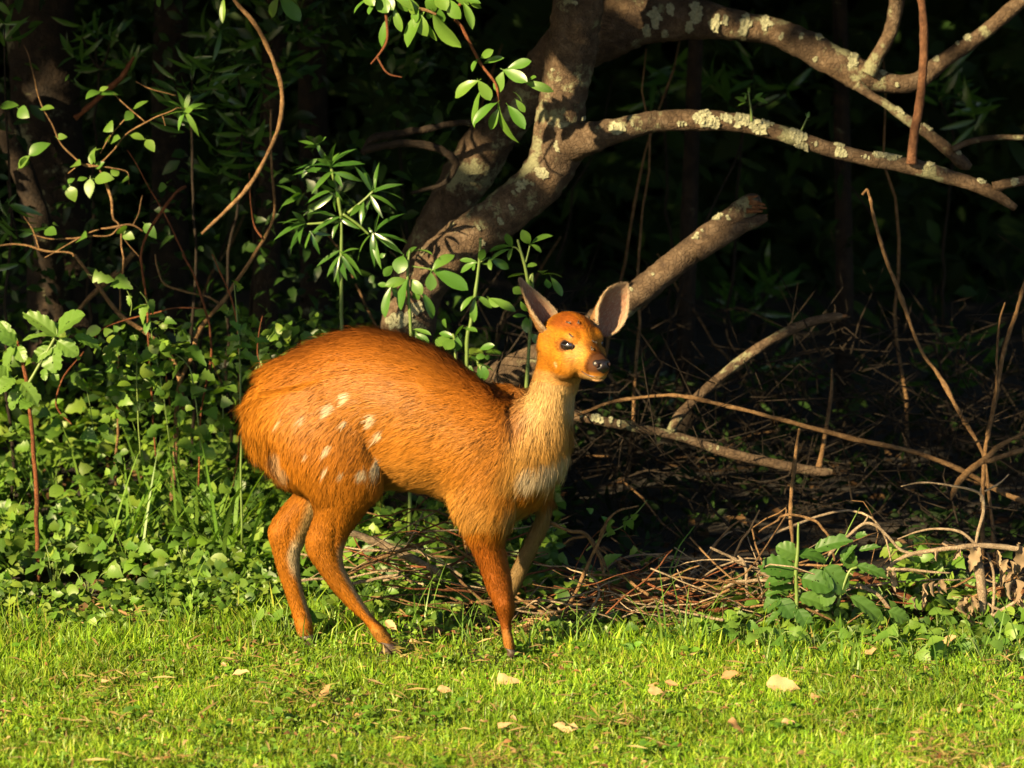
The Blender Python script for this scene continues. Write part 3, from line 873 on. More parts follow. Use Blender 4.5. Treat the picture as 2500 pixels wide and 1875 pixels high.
# ================================================================== leaf shapes (base at 0, tip at x = 1, face +z)
def leaf_shape(prof, n, wid, fold=.25, droop=.12, serr=0., cols=1, curl=0., stalk=0.):
    us = np.linspace(0, 1, n + 1); V, F = [], []
    k = 2 * cols + 1
    for i, u in enumerate(us):
        h = np.interp(u, *prof) * wid * .5
        e = 1 + (serr if i % 2 else -serr) * (0 < i < n)
        for j in range(-cols, cols + 1):
            v = j / cols
            ee = e if abs(j) == cols else 1
            V.append((u - abs(v) * serr * .12 * (i % 2 == 0), v * h * ee, fold * abs(v) * h - droop * u * u + curl * math.sin(u * 9) * abs(v) * h + .04 * math.sin(u * math.pi)))
    for i in range(n):
        for j in range(k - 1):
            F.append((i * k + j, (i + 1) * k + j, (i + 1) * k + j + 1, i * k + j + 1))
    if stalk:
        o = len(V)
        V += [(-stalk, -.008, .02), (-stalk, .008, .02), (.02, .008, .004), (.02, -.008, .004)]
        F.append((o, o + 3, o + 2, o + 1))
    return np.array(V), F
PN = ([0, .1, .3, .55, .8, 1], [.15, .5, .9, 1, .62, .02])
PO = ([0, .12, .35, .62, .85, .95, 1], [.06, .35, .78, 1, .72, .35, .03])
PE = ([0, .08, .25, .45, .7, .9, 1], [.12, .5, .92, 1, .74, .32, .02])
PV = ([0, .03, .12, .28, .5, .75, .92, 1], [.35, .72, 1.0, .98, .78, .45, .18, .02])
PL = ([0, .04, .12, .2, .3, .38, .48, .62, .72, .88, 1], [.3, .8, 1.05, .72, .62, .95, .62, .48, .66, .3, .02])
PR = ([0, .06, .2, .42, .65, .85, .95, 1], [.2, .52, .86, 1, .96, .70, .40, .08])
def shapes(*args, **kw):
    return [leaf_shape(*args, **{**kw, 'droop': d, 'fold': f}) for d, f in ((.10, .25), (.22, .35), (.02, .15), (.34, .2))]
S_NARROW = shapes(PN, 9, .17)
S_OBOV = shapes(PO, 9, .42, curl=.06, cols=2, stalk=.12)
S_OVAL = shapes(PE, 7, .52, stalk=.15)
S_HEART = shapes(PV, 10, .86, serr=.10, stalk=.35)
S_LOBED = shapes(PL, 14, .92, serr=.04, stalk=.35)
S_CURL = [leaf_shape(PE, 10, .42, 1.1, .35, .16, 2, .8), leaf_shape(PE, 10, .36, 1.6, -.3, .2, 2, .7), leaf_shape(PE, 10, .5, .8, .6, .14, 2, 1.0), leaf_shape(PE, 10, .30, 2.0, .2, .2, 2, .6)]
S_FALL = [leaf_shape(PE, 9, .44, .45, .30, .10, 2, .5), leaf_shape(PO, 9, .40, -.5, .15, .08, 2, .7), leaf_shape(PE, 9, .36, .9, -.25, .12, 2, .4), leaf_shape(PV, 9, .40, .2, .5, .10, 2, .6)]
S_CANOPY = [leaf_shape(PE, 2, .55, .2, .15)]
S_MASS = [leaf_shape(PE, 3, .5, .25, .2), leaf_shape(PN, 4, .2, .2, .3)]

def chewed(seed, wid=.8, bites=9, holes=3):
    """broad leaf on a fine grid with insect bites taken out of its margin"""
    r = np.random.default_rng(seed)
    nu, nv = 30, 22
    g = np.full((nu + 1, nv + 1), -1); V, F = [], []
    B = []
    for _ in range(bites):
        u = r.uniform(.2, 1.0); s = r.choice((-1, 1)); B.append((u, s * np.interp(u, *PR) * wid * .5, r.uniform(.025, .085)))
    for _ in range(holes):
        B.append((r.uniform(.25, .85), r.uniform(-.3, .3) * wid * .8, r.uniform(.012, .028)))
    ok = lambda u, y: all((u - a) ** 2 + (y - b) ** 2 > c * c for a, b, c in B) or abs(y) < .018
    for i in range(nu + 1):
        u = i / nu; h = np.interp(u, *PR) * wid * .5
        for j in range(nv + 1):
            v = j / nv * 2 - 1; y = v * h
            jit = .006 * math.sin(i * 12.9 + j * 78.2)
            g[i, j] = len(V)
            V.append((u + jit * (0 < i < nu), y, .22 * abs(y) - .10 * u * u + .05 * math.sin(u * 3.1) + .012 * math.sin(u * 26 - abs(v) * 5) * abs(v)))
    for i in range(nu):
        for j in range(nv):
            u = (i + .5) / nu; h = np.interp(u, *PR) * wid * .5; y = ((j + .5) / nv * 2 - 1) * h
            if ok(u, y): F.append((g[i, j], g[i + 1, j], g[i + 1, j + 1], g[i, j + 1]))
    o = len(V)
    V += [(-.2, -.012, .02), (-.2, .012, .02), (.02, .012, .004), (.02, -.012, .004)]
    F.append((o, o + 3, o + 2, o + 1))
    return np.array(V), F

_cache = {}
def leaf_mesh(shape_list, k, mat, name='leaf'):
    key = (id(shape_list), k, mat.name)
    if key not in _cache:
        V, F = shape_list[k]
        me = make_mesh(name, V, F); me.materials.append(mat); _cache[key] = me
    return _cache[key]

def leaf_matrix(base, tip, normal, ws=1.0):
    x = Vector(tip) - Vector(base); L = x.length; x.normalize()
    n = Vector(normal); n = n - x * n.dot(x)
    if n.length < 1e-4: n = x.orthogonal()
    n.normalize(); y = n.cross(x)
    m = Matrix.Identity(4)
    for i in range(3):
        m[i][0] = x[i] * L; m[i][1] = y[i] * L * ws; m[i][2] = n[i] * L; m[i][3] = base[i]
    return m

def leaf(parent, base, tip, normal, shape, mat, ws=1.0, name='leaf', k=None):
    me = leaf_mesh(shape, random.randrange(len(shape)) if k is None else k, mat)
    m = leaf_matrix(base, tip, normal, ws)
    m.translation = Vector(base) - root_loc(parent)
    return add(name, me, None, parent, mw=m)

def rnd_normal(spread=.5):
    return Vector((-.35 + random.gauss(0, spread), -.62 + random.gauss(0, spread), .68 + random.gauss(0, spread)))

def px_leaf(parent, b, t, Y, shape, mat, w=None, wid0=.42, depth=.03, spread=.45, k=None):
    """leaf traced from base pixel to tip pixel on a plant standing at distance Y"""
    yb = Y + random.uniform(-.01, .01); yt = yb + random.uniform(-depth, depth * .4)
    B, T = P(b[0], b[1], yb), P(t[0], t[1], yt)
    L = math.hypot(t[0] - b[0], t[1] - b[1])
    ws = 1.0 if w is None else max(.45, min(2.2, (w / max(L, 1)) / wid0))
    return leaf(parent, B, T, rnd_normal(spread), shape, mat, ws, k=k)

def zz(ox, oy, s):
    """coordinates read off an enlarged crop -> photo pixels"""
    return lambda p: (ox + p[0] * s, oy + p[1] * s, *p[2:])
Z1, Z2, Z3 = zz(0, 0, .37975), zz(830, 0, .37975), zz(1660, 0, .37975)
Z4, Z5, Z8 = zz(0, 620, .37975), zz(1660, 620, .37975), zz(1660, 1245, .37975)
ZC, ZN, ZB = zz(900, 530, .27125), zz(650, 320, .20492), zz(1440, 1180, .29837)

def path(pts, Y, n=None):
    """pts: (px, py, r_px[, Y]) -> centre line and radii in metres"""
    rows = []
    for p in pts:
        y = p[3] if len(p) > 3 else Y
        rows.append([*P(p[0], p[1], y), p[2] / ppm(y)])
    n = n or max(8, len(rows) * 6)
    s = spline(rows, n)
    return s[:, :3], np.maximum(s[:, 3], .0006)

def stem(parent, pts, Y, mat, seg=7, n=None, rough=.30, name='stem', wob=.003):
    c, r = path(pts, Y, n)
    if wob:
        q = c.copy()
        for a_ in range(3): c[:, a_] += (vnoise(q, 22, 60 + a_) - .5) * wob
    V, F = tube(c, r, seg, rough, random.randrange(999), freq=60)
    return part(name, V, F, mat, parent)

def lone(name, label, cat, pts, Y, mat, group=None, seg=8, rough=.38, wob=.008, n=None):
    """a single stick or stem: one mesh, one thing"""
    c, r = path(pts, Y, n or len(pts) * 9)
    q = c.copy()
    for a_ in range(3): c[:, a_] += (vnoise(q, 16, 70 + a_) - .5) * wob + (vnoise(q, 60, 75 + a_) - .5) * wob * .35
    r = r * (1 + .55 * np.clip(vnoise(q, 45, 78) - .68, 0, 1) / .32)
    V, F = tube(c, r, seg, rough, random.randrange(999), freq=70)
    lo = V[np.argmin(V[:, 2])]
    o = add(name, make_mesh(name, V - lo, F), mat, loc=Vector(lo))
    return tag(o, label, cat, group)

def scatter(shape, pos, d, nrm, size, col, ws=None):
    """many leaves as one set of arrays: (V, F tris, C)"""
    T, F = shape
    tri = np.array([t for f in F for t in ([f] if len(f) == 3 else [(f[0], f[1], f[2]), (f[0], f[2], f[3])])])
    m = len(pos)
    x = norm(d); nrm = norm(nrm - x * (nrm * x).sum(1, keepdims=True)); y = np.cross(nrm, x)
    w = np.ones(m) if ws is None else ws
    V = pos[:, None, :] + size[:, None, None] * (T[None, :, 0:1] * x[:, None, :] + (T[None, :, 1:2] * w[:, None, None]) * y[:, None, :] + T[None, :, 2:3] * nrm[:, None, :])
    Fi = (np.arange(m) * len(T))[:, None, None] + tri[None]
    C = np.repeat(col[:, None, :], len(T), 1)
    return V.reshape(-1, 3), Fi.reshape(-1, 3), C.reshape(-1, 3)

def merge_arr(L):
    V, F, C, o = [], [], [], 0
    for v, f, c in L:
        V.append(v); F.append(f + o); C.append(c); o += len(v)
    return np.vstack(V), np.vstack(F), np.vstack(C)

def mixcol(m, *cols, wts=None):
    cols = np.array(cols); k = RNG.choice(len(cols), m, p=wts); k2 = RNG.choice(len(cols), m, p=wts)
    t = RNG.random(m)[:, None] * .6
    return (cols[k] * (1 - t) + cols[k2] * t) * (.75 + .5 * RNG.random((m, 1)))

# ================================================================== trees
TRUNKS = {}
def limb(parent, pts, Y, mat=None, seg=18, rough=.10, name='limb', n=None):
    c, r = path(pts, Y, n or len(pts) * 9)
    V, F = tube(c, r, seg, rough, random.randrange(999), freq=22)
    # bark relief: plates and ridges
    ctr = np.repeat(c, seg, 0); d = V - ctr; rr = np.linalg.norm(d, axis=1, keepdims=True)
    q = V.copy()
    amp = np.minimum(.006, rr * .12)
    V = V + d / rr * ((vnoise(q, 130, 8) - .5)[:, None] * amp + (vnoise(q, 60, 9) - .5)[:, None] * amp)
    o = part(name, V, F, mat or M_BARK, parent)
    return o, c, r

def lichen(parent_limb, spots):
    """crusty lichen rosettes laid on the bark where the photo shows them"""
    o, c, r = parent_limb
    pxs, pys = to_px(c)
    for sx, sy, rad in spots:
        i = int(np.argmin((pxs - sx) ** 2 + (pys - sy) ** 2))
        Yc = c[i][1]
        q = arr(P(sx, sy, Yc)); t = norm(c[min(i + 1, len(c) - 1)] - c[max(i - 1, 0)])
        off = q - c[i]; off -= t * off.dot(t)
        dd = min(np.linalg.norm(off), r[i] * .93)
        q = c[i] + norm(off) * dd - np.array([0, 1, 0]) * math.sqrt(max(r[i] ** 2 - dd ** 2, 0)) + t * (q - c[i]).dot(t)
        nn = norm((q - c[i]) - t * (q - c[i]).dot(t)); sd = np.cross(nn, t)
        R_ = .84 * rad / ppm(Yc); L = []
        for _ in range(int(14 + rad * 1.3)):
            a_, rho = random.uniform(0, 6.283), R_ * math.sqrt(random.random()) * random.uniform(.6, 1.15)
            tt, ss_ = rho * math.cos(a_) * 1.25, rho * math.sin(a_)
            ang = ss_ / max(r[i], .004)
            nrm = nn * math.cos(ang) + sd * math.sin(ang)
            j = int(np.clip(i + round(tt / max(np.linalg.norm(c[1] - c[0]), 1e-4)), 0, len(c) - 1))
            pos = c[j] + nrm * (r[j] * 1.02 + random.uniform(.0004, .0022))
            lr = random.uniform(.35, .75) * min(R_, .012) * random.uniform(.6, 1.3); k = 8
            e1 = norm(t + nrm * random.gauss(0, .25)); e2 = np.cross(nrm, e1)
            ring = [pos + (e1 * math.cos(6.283 * z / k) + e2 * math.sin(6.283 * z / k)) * lr * random.uniform(.45, 1.35) + nrm * random.uniform(-.0012, .0012) for z in range(k)]
            low = [x - nrm * .004 for x in ring]
            vs = np.array([pos - nrm * .0005] + ring + low)
            fs = [(0, 1 + z, 1 + (z + 1) % k) for z in range(k)] + [(1 + z, 1 + k + z, 1 + k + (z + 1) % k, 1 + (z + 1) % k) for z in range(k)]
            L.append((vs, fs))
        V, F = merge(L)
        part('lichen_patch', V, F, M_LICHEN, o, smooth=False)

LIMB_PATHS = []
YT = 1.15
ftree = thing('forked_tree', 'brown forked tree with lichen blotches and a long low limb arching sideways from its fork', 'tree', Vector((P(985, 1345, YT).x, YT, 0)))
trunk = limb(ftree, [(985, 1350, 92), (985, 1150, 78), (985, 960, 70), (990, 840, 66), (1012, 735, 62), (1060, 655, 58), (1129, 594, 57), (1220, 527, 56), (1310, 452, 58), (1352, 385, 62), (1366, 310, 60),
                     (1377, 228, 57), (1389, 150, 60), (1401, 80, 61), (1413, 0, 60), (1420, -120, 60), (1425, -400, 56), (1400, -900, 48), (1440, -1500, 36), (1400, -2000, 18)], YT, seg=28, name='trunk', n=170)
lichen(trunk, [(1378, 302, 13), (1364, 350, 15), (1392, 378, 11), (1320, 418, 20), (1272, 450, 14), (1243, 503, 8), (1216, 538, 10), (1430, 292, 9), (1180, 590, 8),
               (1402, 3, 8), (1350, 170, 6), (1345, 300, 6), (1300, 445, 6), (1170, 550, 7), (1255, 465, 7), (985, 770, 30), (1020, 745, 18), (955, 780, 16)])
rlimb = limb(ftree, [(1372, 350, 62, YT), (1440, 338, 40), (1510, 318, 31), (1590, 298, 27), (1680, 294, 26), (1793, 299, 23), (1907, 326, 20), (2020, 363, 19), (2116, 387, 18),
                     (2230, 408, 20), (2310, 430, 19), (2390, 455, 17), (2440, 482, 13), (2480, 508, 9)], 1.08, seg=20, n=150)
lichen(rlimb, [(1505, 312, 17), (1720, 285, 24), (1742, 300, 14), (1775, 285, 12), (1815, 290, 20), (1850, 308, 18), (1870, 300, 10), (1938, 325, 17), (1952, 355, 12), (2052, 352, 10), (2055, 370, 13),
               (2150, 372, 15), (2180, 378, 12), (2275, 392, 10), (2400, 435, 10), (1660, 300, 7), (2110, 380, 6), (1545, 300, 6), (1990, 350, 6)])
rb = limb(ftree, [(2425, 458, 14, 1.08), (2460, 448, 13), (2500, 440, 13), (2580, 420, 12), (2700, 380, 9)], 1.08, seg=10)
lichen(rb, [(2475, 442, 10)])
sap = limb(ftree, [(2226, 400, 15), (2228, 360, 12), (2234, 315, 11), (2244, 262, 11), (2252, 190, 11), (2256, 110, 11), (2252, 20, 10), (2236, -60, 9), (2230, -200, 6)], 1.05, M_SHOOT, 10, name='shoot')
spl = limb(ftree, [(1040, 950, 60, 1.15), (1150, 945, 48, 1.10), (1280, 895, 42), (1400, 825, 36), (1530, 738, 34), (1600, 682, 33), (1680, 618, 32), (1745, 566, 30), (1800, 522, 28), (1838, 496, 25), (1858, 490, 13)], 1.02, seg=22, n=120)
lichen(spl, [(1754, 525, 12), (1778, 527, 7), (1700, 575, 9), (1592, 668, 5), (1540, 705, 6), (1716, 560, 5)])
fk = limb(ftree, [(1700, 622, 20), (1760, 585, 19), (1815, 552, 17), (1855, 537, 14), (1873, 530, 8)], .985, M_BARK, 10)
for bx_, by_, ex_, ey_, r_ in ((1830, 492, 1868, 500, 9), (1836, 505, 1872, 508, 7), (1826, 484, 1850, 478, 6), (1845, 535, 1874, 524, 6), (1822, 515, 1862, 516, 8)):
    limb(ftree, [(bx_, by_, r_), (ex_, ey_, r_ * .35)], .985, M_WOOD, 6, .3, 'splinter')
dl = limb(ftree, [(1060, 900, 26, 1.15), (1200, 960, 17, 1.05), (1410, 1015, 13), (1540, 1041, 12), (1660, 1067, 11), (1774, 1105, 12), (1888, 1131, 12), (1960, 1146, 12), (2012, 1152, 10), (2032, 1153, 8)], .95, M_BARK, 12, n=110)
lichen(dl, [(1425, 1012, 9), (1455, 1018, 12), (1485, 1022, 9), (1505, 1030, 7), (1752, 1093, 5)])
ds = limb(ftree, [(1638, 1052, 12), (1662, 1010, 12), (1736, 940, 12), (1812, 878, 13), (1888, 827, 12), (1964, 791, 11), (2030, 774, 11), (2056, 772, 8)], .95, M_BARK, 12)
limb(ftree, [(2035, 776, 4), (2039, 752, 2.5), (2036, 742, 1)], .95, M_TWIG, 6, name='splinter')
limb(ftree, [(2048, 774, 8), (2068, 770, 3)], .95, M_WOOD, 6, .4, 'splinter')
limb(ftree, [(2000, 1140, 9), (2006, 1110, 6), (2014, 1065, 5.5), (2024, 1000, 5), (2030, 950, 4.5), (2031, 900, 2)], .95, M_TWIG, 8, name='spur')
LIMB_PATHS += [trunk, rlimb, spl, dl, ds, sap]

ltree = thing('leaning_tree', 'dark leaning tree whose thick upper limb is crusted with pale lichen', 'tree', Vector((P(1000, 1300, 1.45).x, 1.45, 0)))
lt = limb(ltree, [(960, 1310, 80), (975, 1000, 66), (985, 800, 60), (1010, 690, 56), (1050, 600, 55), (1105, 490, 56), (1170, 385, 58), (1245, 280, 56), (1320, 190, 60), (1400, 112, 70), (1490, 62, 78), (1590, 42, 64), (1700, 46, 50),
                  (1793, 62, 37), (1880, 75, 34), (1955, 103, 37), (2030, 146, 39), (2098, 182, 38), (2150, 200, 27), (2200, 206, 22), (2245, 196, 22), (2300, 152, 20), (2400, 82, 18), (2470, 22, 18), (2600, -90, 15)], 1.45, M_BARK, 24, name='trunk', n=220)
lichen(lt, [(1600, 40, 26), (1640, 20, 16), (1690, 30, 30), (1680, 65, 16), (1745, 55, 22), (1765, 45, 12), (1820, 60, 28), (1865, 50, 22), (1910, 88, 8), (1955, 88, 9), (2000, 90, 14), (2080, 145, 26), (2095, 125, 14),
            (2128, 160, 15), (2155, 168, 12), (2185, 205, 6), (2358, 90, 14), (2330, 100, 8), (2285, 142, 11), (1985, 140, 7), (1620, 80, 12), (1575, 70, 18)])
lu = limb(ltree, [(2118, 180, 22), (2140, 140, 17), (2166, 95, 17), (2184, 40, 18), (2192, -30, 19), (2196, -200, 16)], 1.42, M_BARK, 12)
ld = limb(ltree, [(2090, 205, 16), (2125, 232, 10), (2160, 252, 10), (2200, 282, 12), (2267, 328, 14), (2324, 374, 16), (2352, 398, 16), (2370, 408, 8)], 1.38, M_BARK, 12)
lichen(ld, [(2195, 268, 8), (2262, 308, 8), (2335, 368, 7)])
lw = limb(ltree, [(2325, 366, 9), (2352, 352, 8), (2381, 343, 8), (2438, 335, 7), (2500, 336, 7), (2600, 330, 6)], 1.36, M_BARK, 8)
LIMB_PATHS += [lt, lu, ld, lw]

mtree = thing('mossy_tree', 'broad dark trunk with a mossy slanting limb beside twiggy bush', 'tree', Vector((P(170, 1240, 2.1).x, 2.1, 0)))
mt = limb(mtree, [(175, 1230, 120), (165, 1000, 95), (150, 700, 84), (125, 400, 84), (100, 100, 84), (90, -100, 84), (80, -900, 70), (60, -2200, 30)], 2.1, M_BARK_SHADED, 24, name='trunk', n=90)
ml = limb(mtree, [(-60, 160, 30), (5, 290, 30), (40, 380, 29), (75, 470, 28), (105, 560, 27), (130, 660, 30, 1.95), (150, 780, 28, 2.05), (160, 880, 20, 2.1)], 1.85, M_BARK_SHADED, 14)
LIMB_PATHS += [ml]
def pole(px, y0, Y, r, label, lean=0, mat=None):
    t = thing('slender_tree', label, 'tree', Vector((P(px, 1000, Y).x, Y, 0)), 'slender trunks in the shade')
    zb = P(px, 937, Y)
    x = zb.x; rr = r / ppm(Y)
    c = np.array([[x, Y, -.05], [x + lean * .15, Y, .4], [x + lean * .45, Y + .02, .9], [x + lean * .8, Y + .03, 1.5], [x + lean * 1.6, Y + .1, 3.2]])
    s = spline(c, 40)
    V, F = tube(s, rr * np.linspace(1.25, .7, 40), 14, .10, random.randrange(99), freq=14)
    part('trunk', V, F, mat or M_BARK_SHADED, t)
    return t
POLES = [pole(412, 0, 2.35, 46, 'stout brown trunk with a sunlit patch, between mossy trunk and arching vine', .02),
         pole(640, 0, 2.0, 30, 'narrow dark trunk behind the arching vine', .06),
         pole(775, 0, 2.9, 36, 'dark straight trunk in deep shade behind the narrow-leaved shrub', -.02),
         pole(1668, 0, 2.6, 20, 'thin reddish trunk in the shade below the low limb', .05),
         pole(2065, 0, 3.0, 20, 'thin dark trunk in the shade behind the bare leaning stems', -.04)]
stree = thing('shading_tree', 'unseen tree added beyond the view to shade the hollow behind the brush', 'tree', Vector((-4.6, -1.2, 0)))  # added out of view; its crown blocks sun from the hollow
V, F = tube(spline([[-4.6, -1.2, -.1], [-4.62, -1.2, 1.2], [-4.5, -1.1, 2.6], [-4.3, -.9, 4.2]], 40), np.linspace(.17, .06, 40), 16, .1)
part('trunk', V, F, M_BARK_SHADED, stree)

# ---- leafy twigs that hang from the forked tree
lt1 = stem(ftree, [(1180, -60, 5), (1112, 30, 4), (1130, 70, 4), (1160, 130, 4), (1176, 160, 4), (1210, 205, 3.5), (1217, 250, 3)], .75, M_TWIG_RED, name='leafy_twig')
for b, t, w in [((890, 520), (725, 610), 95), ((890, 520), (968, 645), 85), ((905, 580), (860, 820), 95), ((1010, 660), (845, 755), 70), ((1020, 660), (1070, 938), 95), ((1020, 700), (955, 830), 65), ((1050, 460), (1008, 600), 85),
                ((1050, 450), (1205, 525), 75), ((1080, 440), (1230, 392), 75), ((1190, 530), (1350, 572), 55), ((1080, 680), (1190, 822), 75), ((1130, 640), (1190, 722), 45), ((890, 378), (838, 450), 55), ((905, 372), (985, 322), 45), ((925, 408), (1040, 362), 42), ((1200, 530), (1240, 480), 50), ((1110, 590), (1180, 640), 35)]:
    px_leaf(lt1, Z2(b), Z2(t), .75, S_OBOV, M_SPRAY, w * .38)
lt2 = stem(ftree, [(1020, -120, 6), (1000, -30, 5), (985, 10, 4), (1040, 25, 4), (1065, 35, 3)], .70, M_TWIG, name='leafy_twig')
for b, t, w in [((190, -5), (78, 62), 50), ((225, 10), (180, 88), 50), ((240, -10), (305, 75), 80), ((340, -20), (515, 45), 70), ((545, 75), (398, 280), 125), ((480, 70), (540, 218), 90), ((600, 80), (727, 335), 125), ((640, 55), (650, 152), 65), ((690, -5), (745, 112), 90),
                ((790, 15), (862, 170), 60), ((790, -5), (900, 8), 40), ((335, 95), (243, 292), 70), ((350, 50), (392, 205), 60), ((580, 50), (570, 125), 50), ((440, -20), (470, 90), 90), ((720, -30), (830, 30), 60), ((280, -40), (340, 60), 70), ((560, -30), (600, 80), 80), ((820, -30), (890, 62), 50), ((505, 60), (460, 140), 70), ((620, -40), (680, 50), 80), ((380, -40), (420, 70), 80), ((150, -50), (215, 30), 60), ((545, 120), (622, 265), 60)]:
    px_leaf(lt2, Z2(b), Z2(t), .70, S_OBOV, M_SPRAY, w * .38)
stem(lt2, [(940, 20, 4), (945, 90, 3.5), (930, 125, 3.2), (905, 157, 2)], .70, M_TWIG_RED, name='bare_twig')
stem(lt2, [(920, 140, 3), (945, 178, 2.6), (982, 189, 1.5)], .70, M_TWIG_RED, name='bare_twig')
lt3 = stem(ftree, [(660, -80, 5), (640, -30, 4), (655, 0, 3)], .85, M_TWIG, name='leafy_twig')
for b, t, w in [((1800, -20), (1930, 135), 100), ((1790, -10), (1722, 100), 80), ((1840, -40), (1960, 40), 60), ((1020, -30), (1025, 45), 40), ((1440, -20), (1430, 150), 45), ((1860, -60), (1900, 20), 70)]:
    px_leaf(lt3, Z1(b), Z1(t), .85, S_OBOV, M_SPRAY, w * .38)
sh1 = stem(ftree, [(1836, 296, 3), (1834, 268, 2.5), (1829, 235, 2), (1828, 215, 1.5)], 1.06, M_STEM, name='leafy_shoot')
for b, t, w in [((420, 655), (356, 612), 38), ((425, 660), (370, 682), 28), ((480, 635), (535, 595), 30), ((490, 635), (566, 660), 38), ((470, 650), (485, 630), 20), ((440, 610), (398, 600), 18), ((442, 600), (445, 560), 20), ((425, 640), (418, 605), 20)]:
    px_leaf(sh1, Z3(b), Z3(t), 1.06, S_OVAL, M_SPRAY, w * .38, .52, .01)
sh2 = stem(ftree, [(1957, 318, 2.5), (1968, 293, 2), (1974, 275, 1.4)], 1.06, M_STEM, name='leafy_shoot')
for b, t, w in [((820, 760), (830, 715), 22), ((815, 775), (838, 768), 20), ((812, 750), (805, 725), 14)]:
    px_leaf(sh2, Z3(b), Z3(t), 1.06, S_OVAL, M_SPRAY, w * .38, .52, .01)
# ================================================================== shrubs and stems
def base_at(px, Y):
    x = P(px, 937, Y).x
    return Vector((x, Y, float(gz(x, Y))))

YS = .95
ns = thing('narrow_leaved_shrub', 'glossy shrub with long narrow leaves in rosettes, left of the forked trunk', 'shrub', base_at(830, YS))
ns['label'] = 'glossy shrub with long narrow leaves in rosettes beside the forked trunk'
for pts in ([(835, 1300, 6), (834, 900, 5), (833, 700, 4.5), (833, 640, 4), (835, 560, 3.5), (832, 522, 3)], [(834, 530, 4), (825, 480, 4), (815, 440, 4), (806, 405, 3)], [(850, 520, 4), (880, 495, 3.5), (911, 467, 3)],
            [(838, 522, 4), (870, 545, 3.5), (900, 572, 3)], [(830, 540, 3.5), (790, 545, 3), (748, 548, 2.5)], [(822, 480, 3), (800, 465, 2.5)]):
    stem(ns, pts, YS, M_STEM)
NL = [((770, 420), [(575, 115), (780, 100), (965, 165), (1115, 325), (1175, 385), (375, 345), (690, 230), (640, 300), (860, 250)]), ((810, 480), [(1165, 590), (545, 690), (1070, 500), (300, 440), (900, 640)]),
      ((830, 700), [(450, 775), (430, 1000), (720, 560), (1000, 545), (990, 965), (910, 900), (620, 620), (1060, 780), (760, 960)]), ((1280, 710), [(1060, 420), (1325, 365), (1545, 585), (1508, 650), (1650, 785), (1130, 420), (1190, 780)]),
      ((1240, 780), [(1390, 1040), (1570, 870), (1120, 1100)]), ((1160, 860), [(1110, 1100), (1000, 1000)]), ((1270, 1220), [(1340, 950), (1522, 922), (1205, 1145), (1690, 1300), (1620, 1455), (1350, 1640), (1330, 1395), (1085, 1240), (1000, 1475), (1255, 1595)]),
      ((870, 1030), [(495, 1220), (765, 1252), (860, 1105), (620, 1100), (1090, 1170), (520, 900), (400, 880)]), ((480, 1100), [(105, 1192), (192, 1385), (270, 1415), (120, 1085), (330, 960), (230, 1000), (360, 1290)]), ((520, 1200), [(640, 1462), (780, 1240), (460, 1400)]),
      ((890, 1440), [(595, 1612), (1145, 1695), (1085, 1370)]), ((890, 1500), [(800, 1800), (850, 1870), (960, 1780), (1080, 1760), (720, 1740)]), ((400, 760), [(140, 605), (90, 880), (210, 850), (280, 790), (300, 640)]), ((600, 180), [(380, 105), (470, 30), (700, 60), (540, 250), (640, 40), (430, 160)]), ((490, 420), [(280, 440), (420, 560), (590, 470), (600, 330)])]
for hub, tips in NL:
    for t in tips:
        j = (random.uniform(-25, 25), random.uniform(-25, 25))
        L = math.hypot(t[0] - hub[0], t[1] - hub[1])
        lf = px_leaf(ns, ZN((hub[0] + j[0], hub[1] + j[1])), ZN(t), YS, S_NARROW, M_NARROW, max(.17, 52 / max(L, 60)) * L * .205, .17, depth=.05, spread=.38)

def narrow_clump(px, py, Y, n, size, label, name='narrow_leaved_bush', group=None, mat=None, shape=None, hubs=None):
    """rosettes of long leaves on thin stems, standing in the shade behind"""
    t = thing(name, label, 'shrub', base_at(px, Y), group)
    hubs = hubs or [(px, py)]
    mx_, my_ = sum(h[0] for h in hubs) / len(hubs), sum(h[1] for h in hubs) / len(hubs)
    stem(t, [(px, 1240, 4.5), (px * .6 + mx_ * .4 + random.uniform(-20, 20), (1240 + my_) / 2, 4), (mx_, my_ + 60, 3.2)], Y, M_SHADE_STEM, wob=.02)
    for (hx, hy) in hubs:
        stem(t, [(mx_, my_ + 60, 3), ((mx_ + hx) / 2 + random.uniform(-8, 8), (my_ + 60 + hy) / 2 + 8, 2.6), (hx, hy, 2.0)], Y, M_SHADE_STEM)
        c = P(hx, hy, Y)
        for k in range(n):
            a = random.uniform(0, 6.283); el = random.gauss(.25, .45)
            d = Vector((math.cos(a) * math.cos(el), math.sin(a) * math.cos(el) * .8, math.sin(el) * 1.0))
            L = size * random.uniform(.7, 1.15)
            b = c + Vector((0, 0, random.uniform(-.05, .03)))
            leaf(t, b, b + d * L, d.cross(Vector((-d.y, d.x, .1))) * -1 + rnd_normal(.25), shape or S_NARROW, mat or M_NARROW, random.uniform(.8, 1.2))
    return t
narrow_clump(470, 250, 1.35, 12, .075, 'bush with bright narrow leaf rosettes above the stout brown trunk', hubs=[(450, 275), (470, 190), (430, 225), (520, 170)])
narrow_clump(560, 300, 1.6, 12, .085, 'shaded bush with dark glossy narrow leaves inside the vine loop', hubs=[(560, 230), (600, 290), (530, 380), (620, 350), (575, 150), (640, 200)])
narrow_clump(600, 100, 2.0, 12, .10, 'shaded bush with dark hanging leaves near the vine top', hubs=[(560, 60), (640, 110), (500, 110), (700, 160), (740, 60), (690, 30)])
narrow_clump(230, 100, 1.9, 11, .07, 'dim bush with small pale-glinting leaves above the mossy trunk limb', hubs=[(200, 90), (270, 100), (240, 60), (320, 140), (180, 160)])
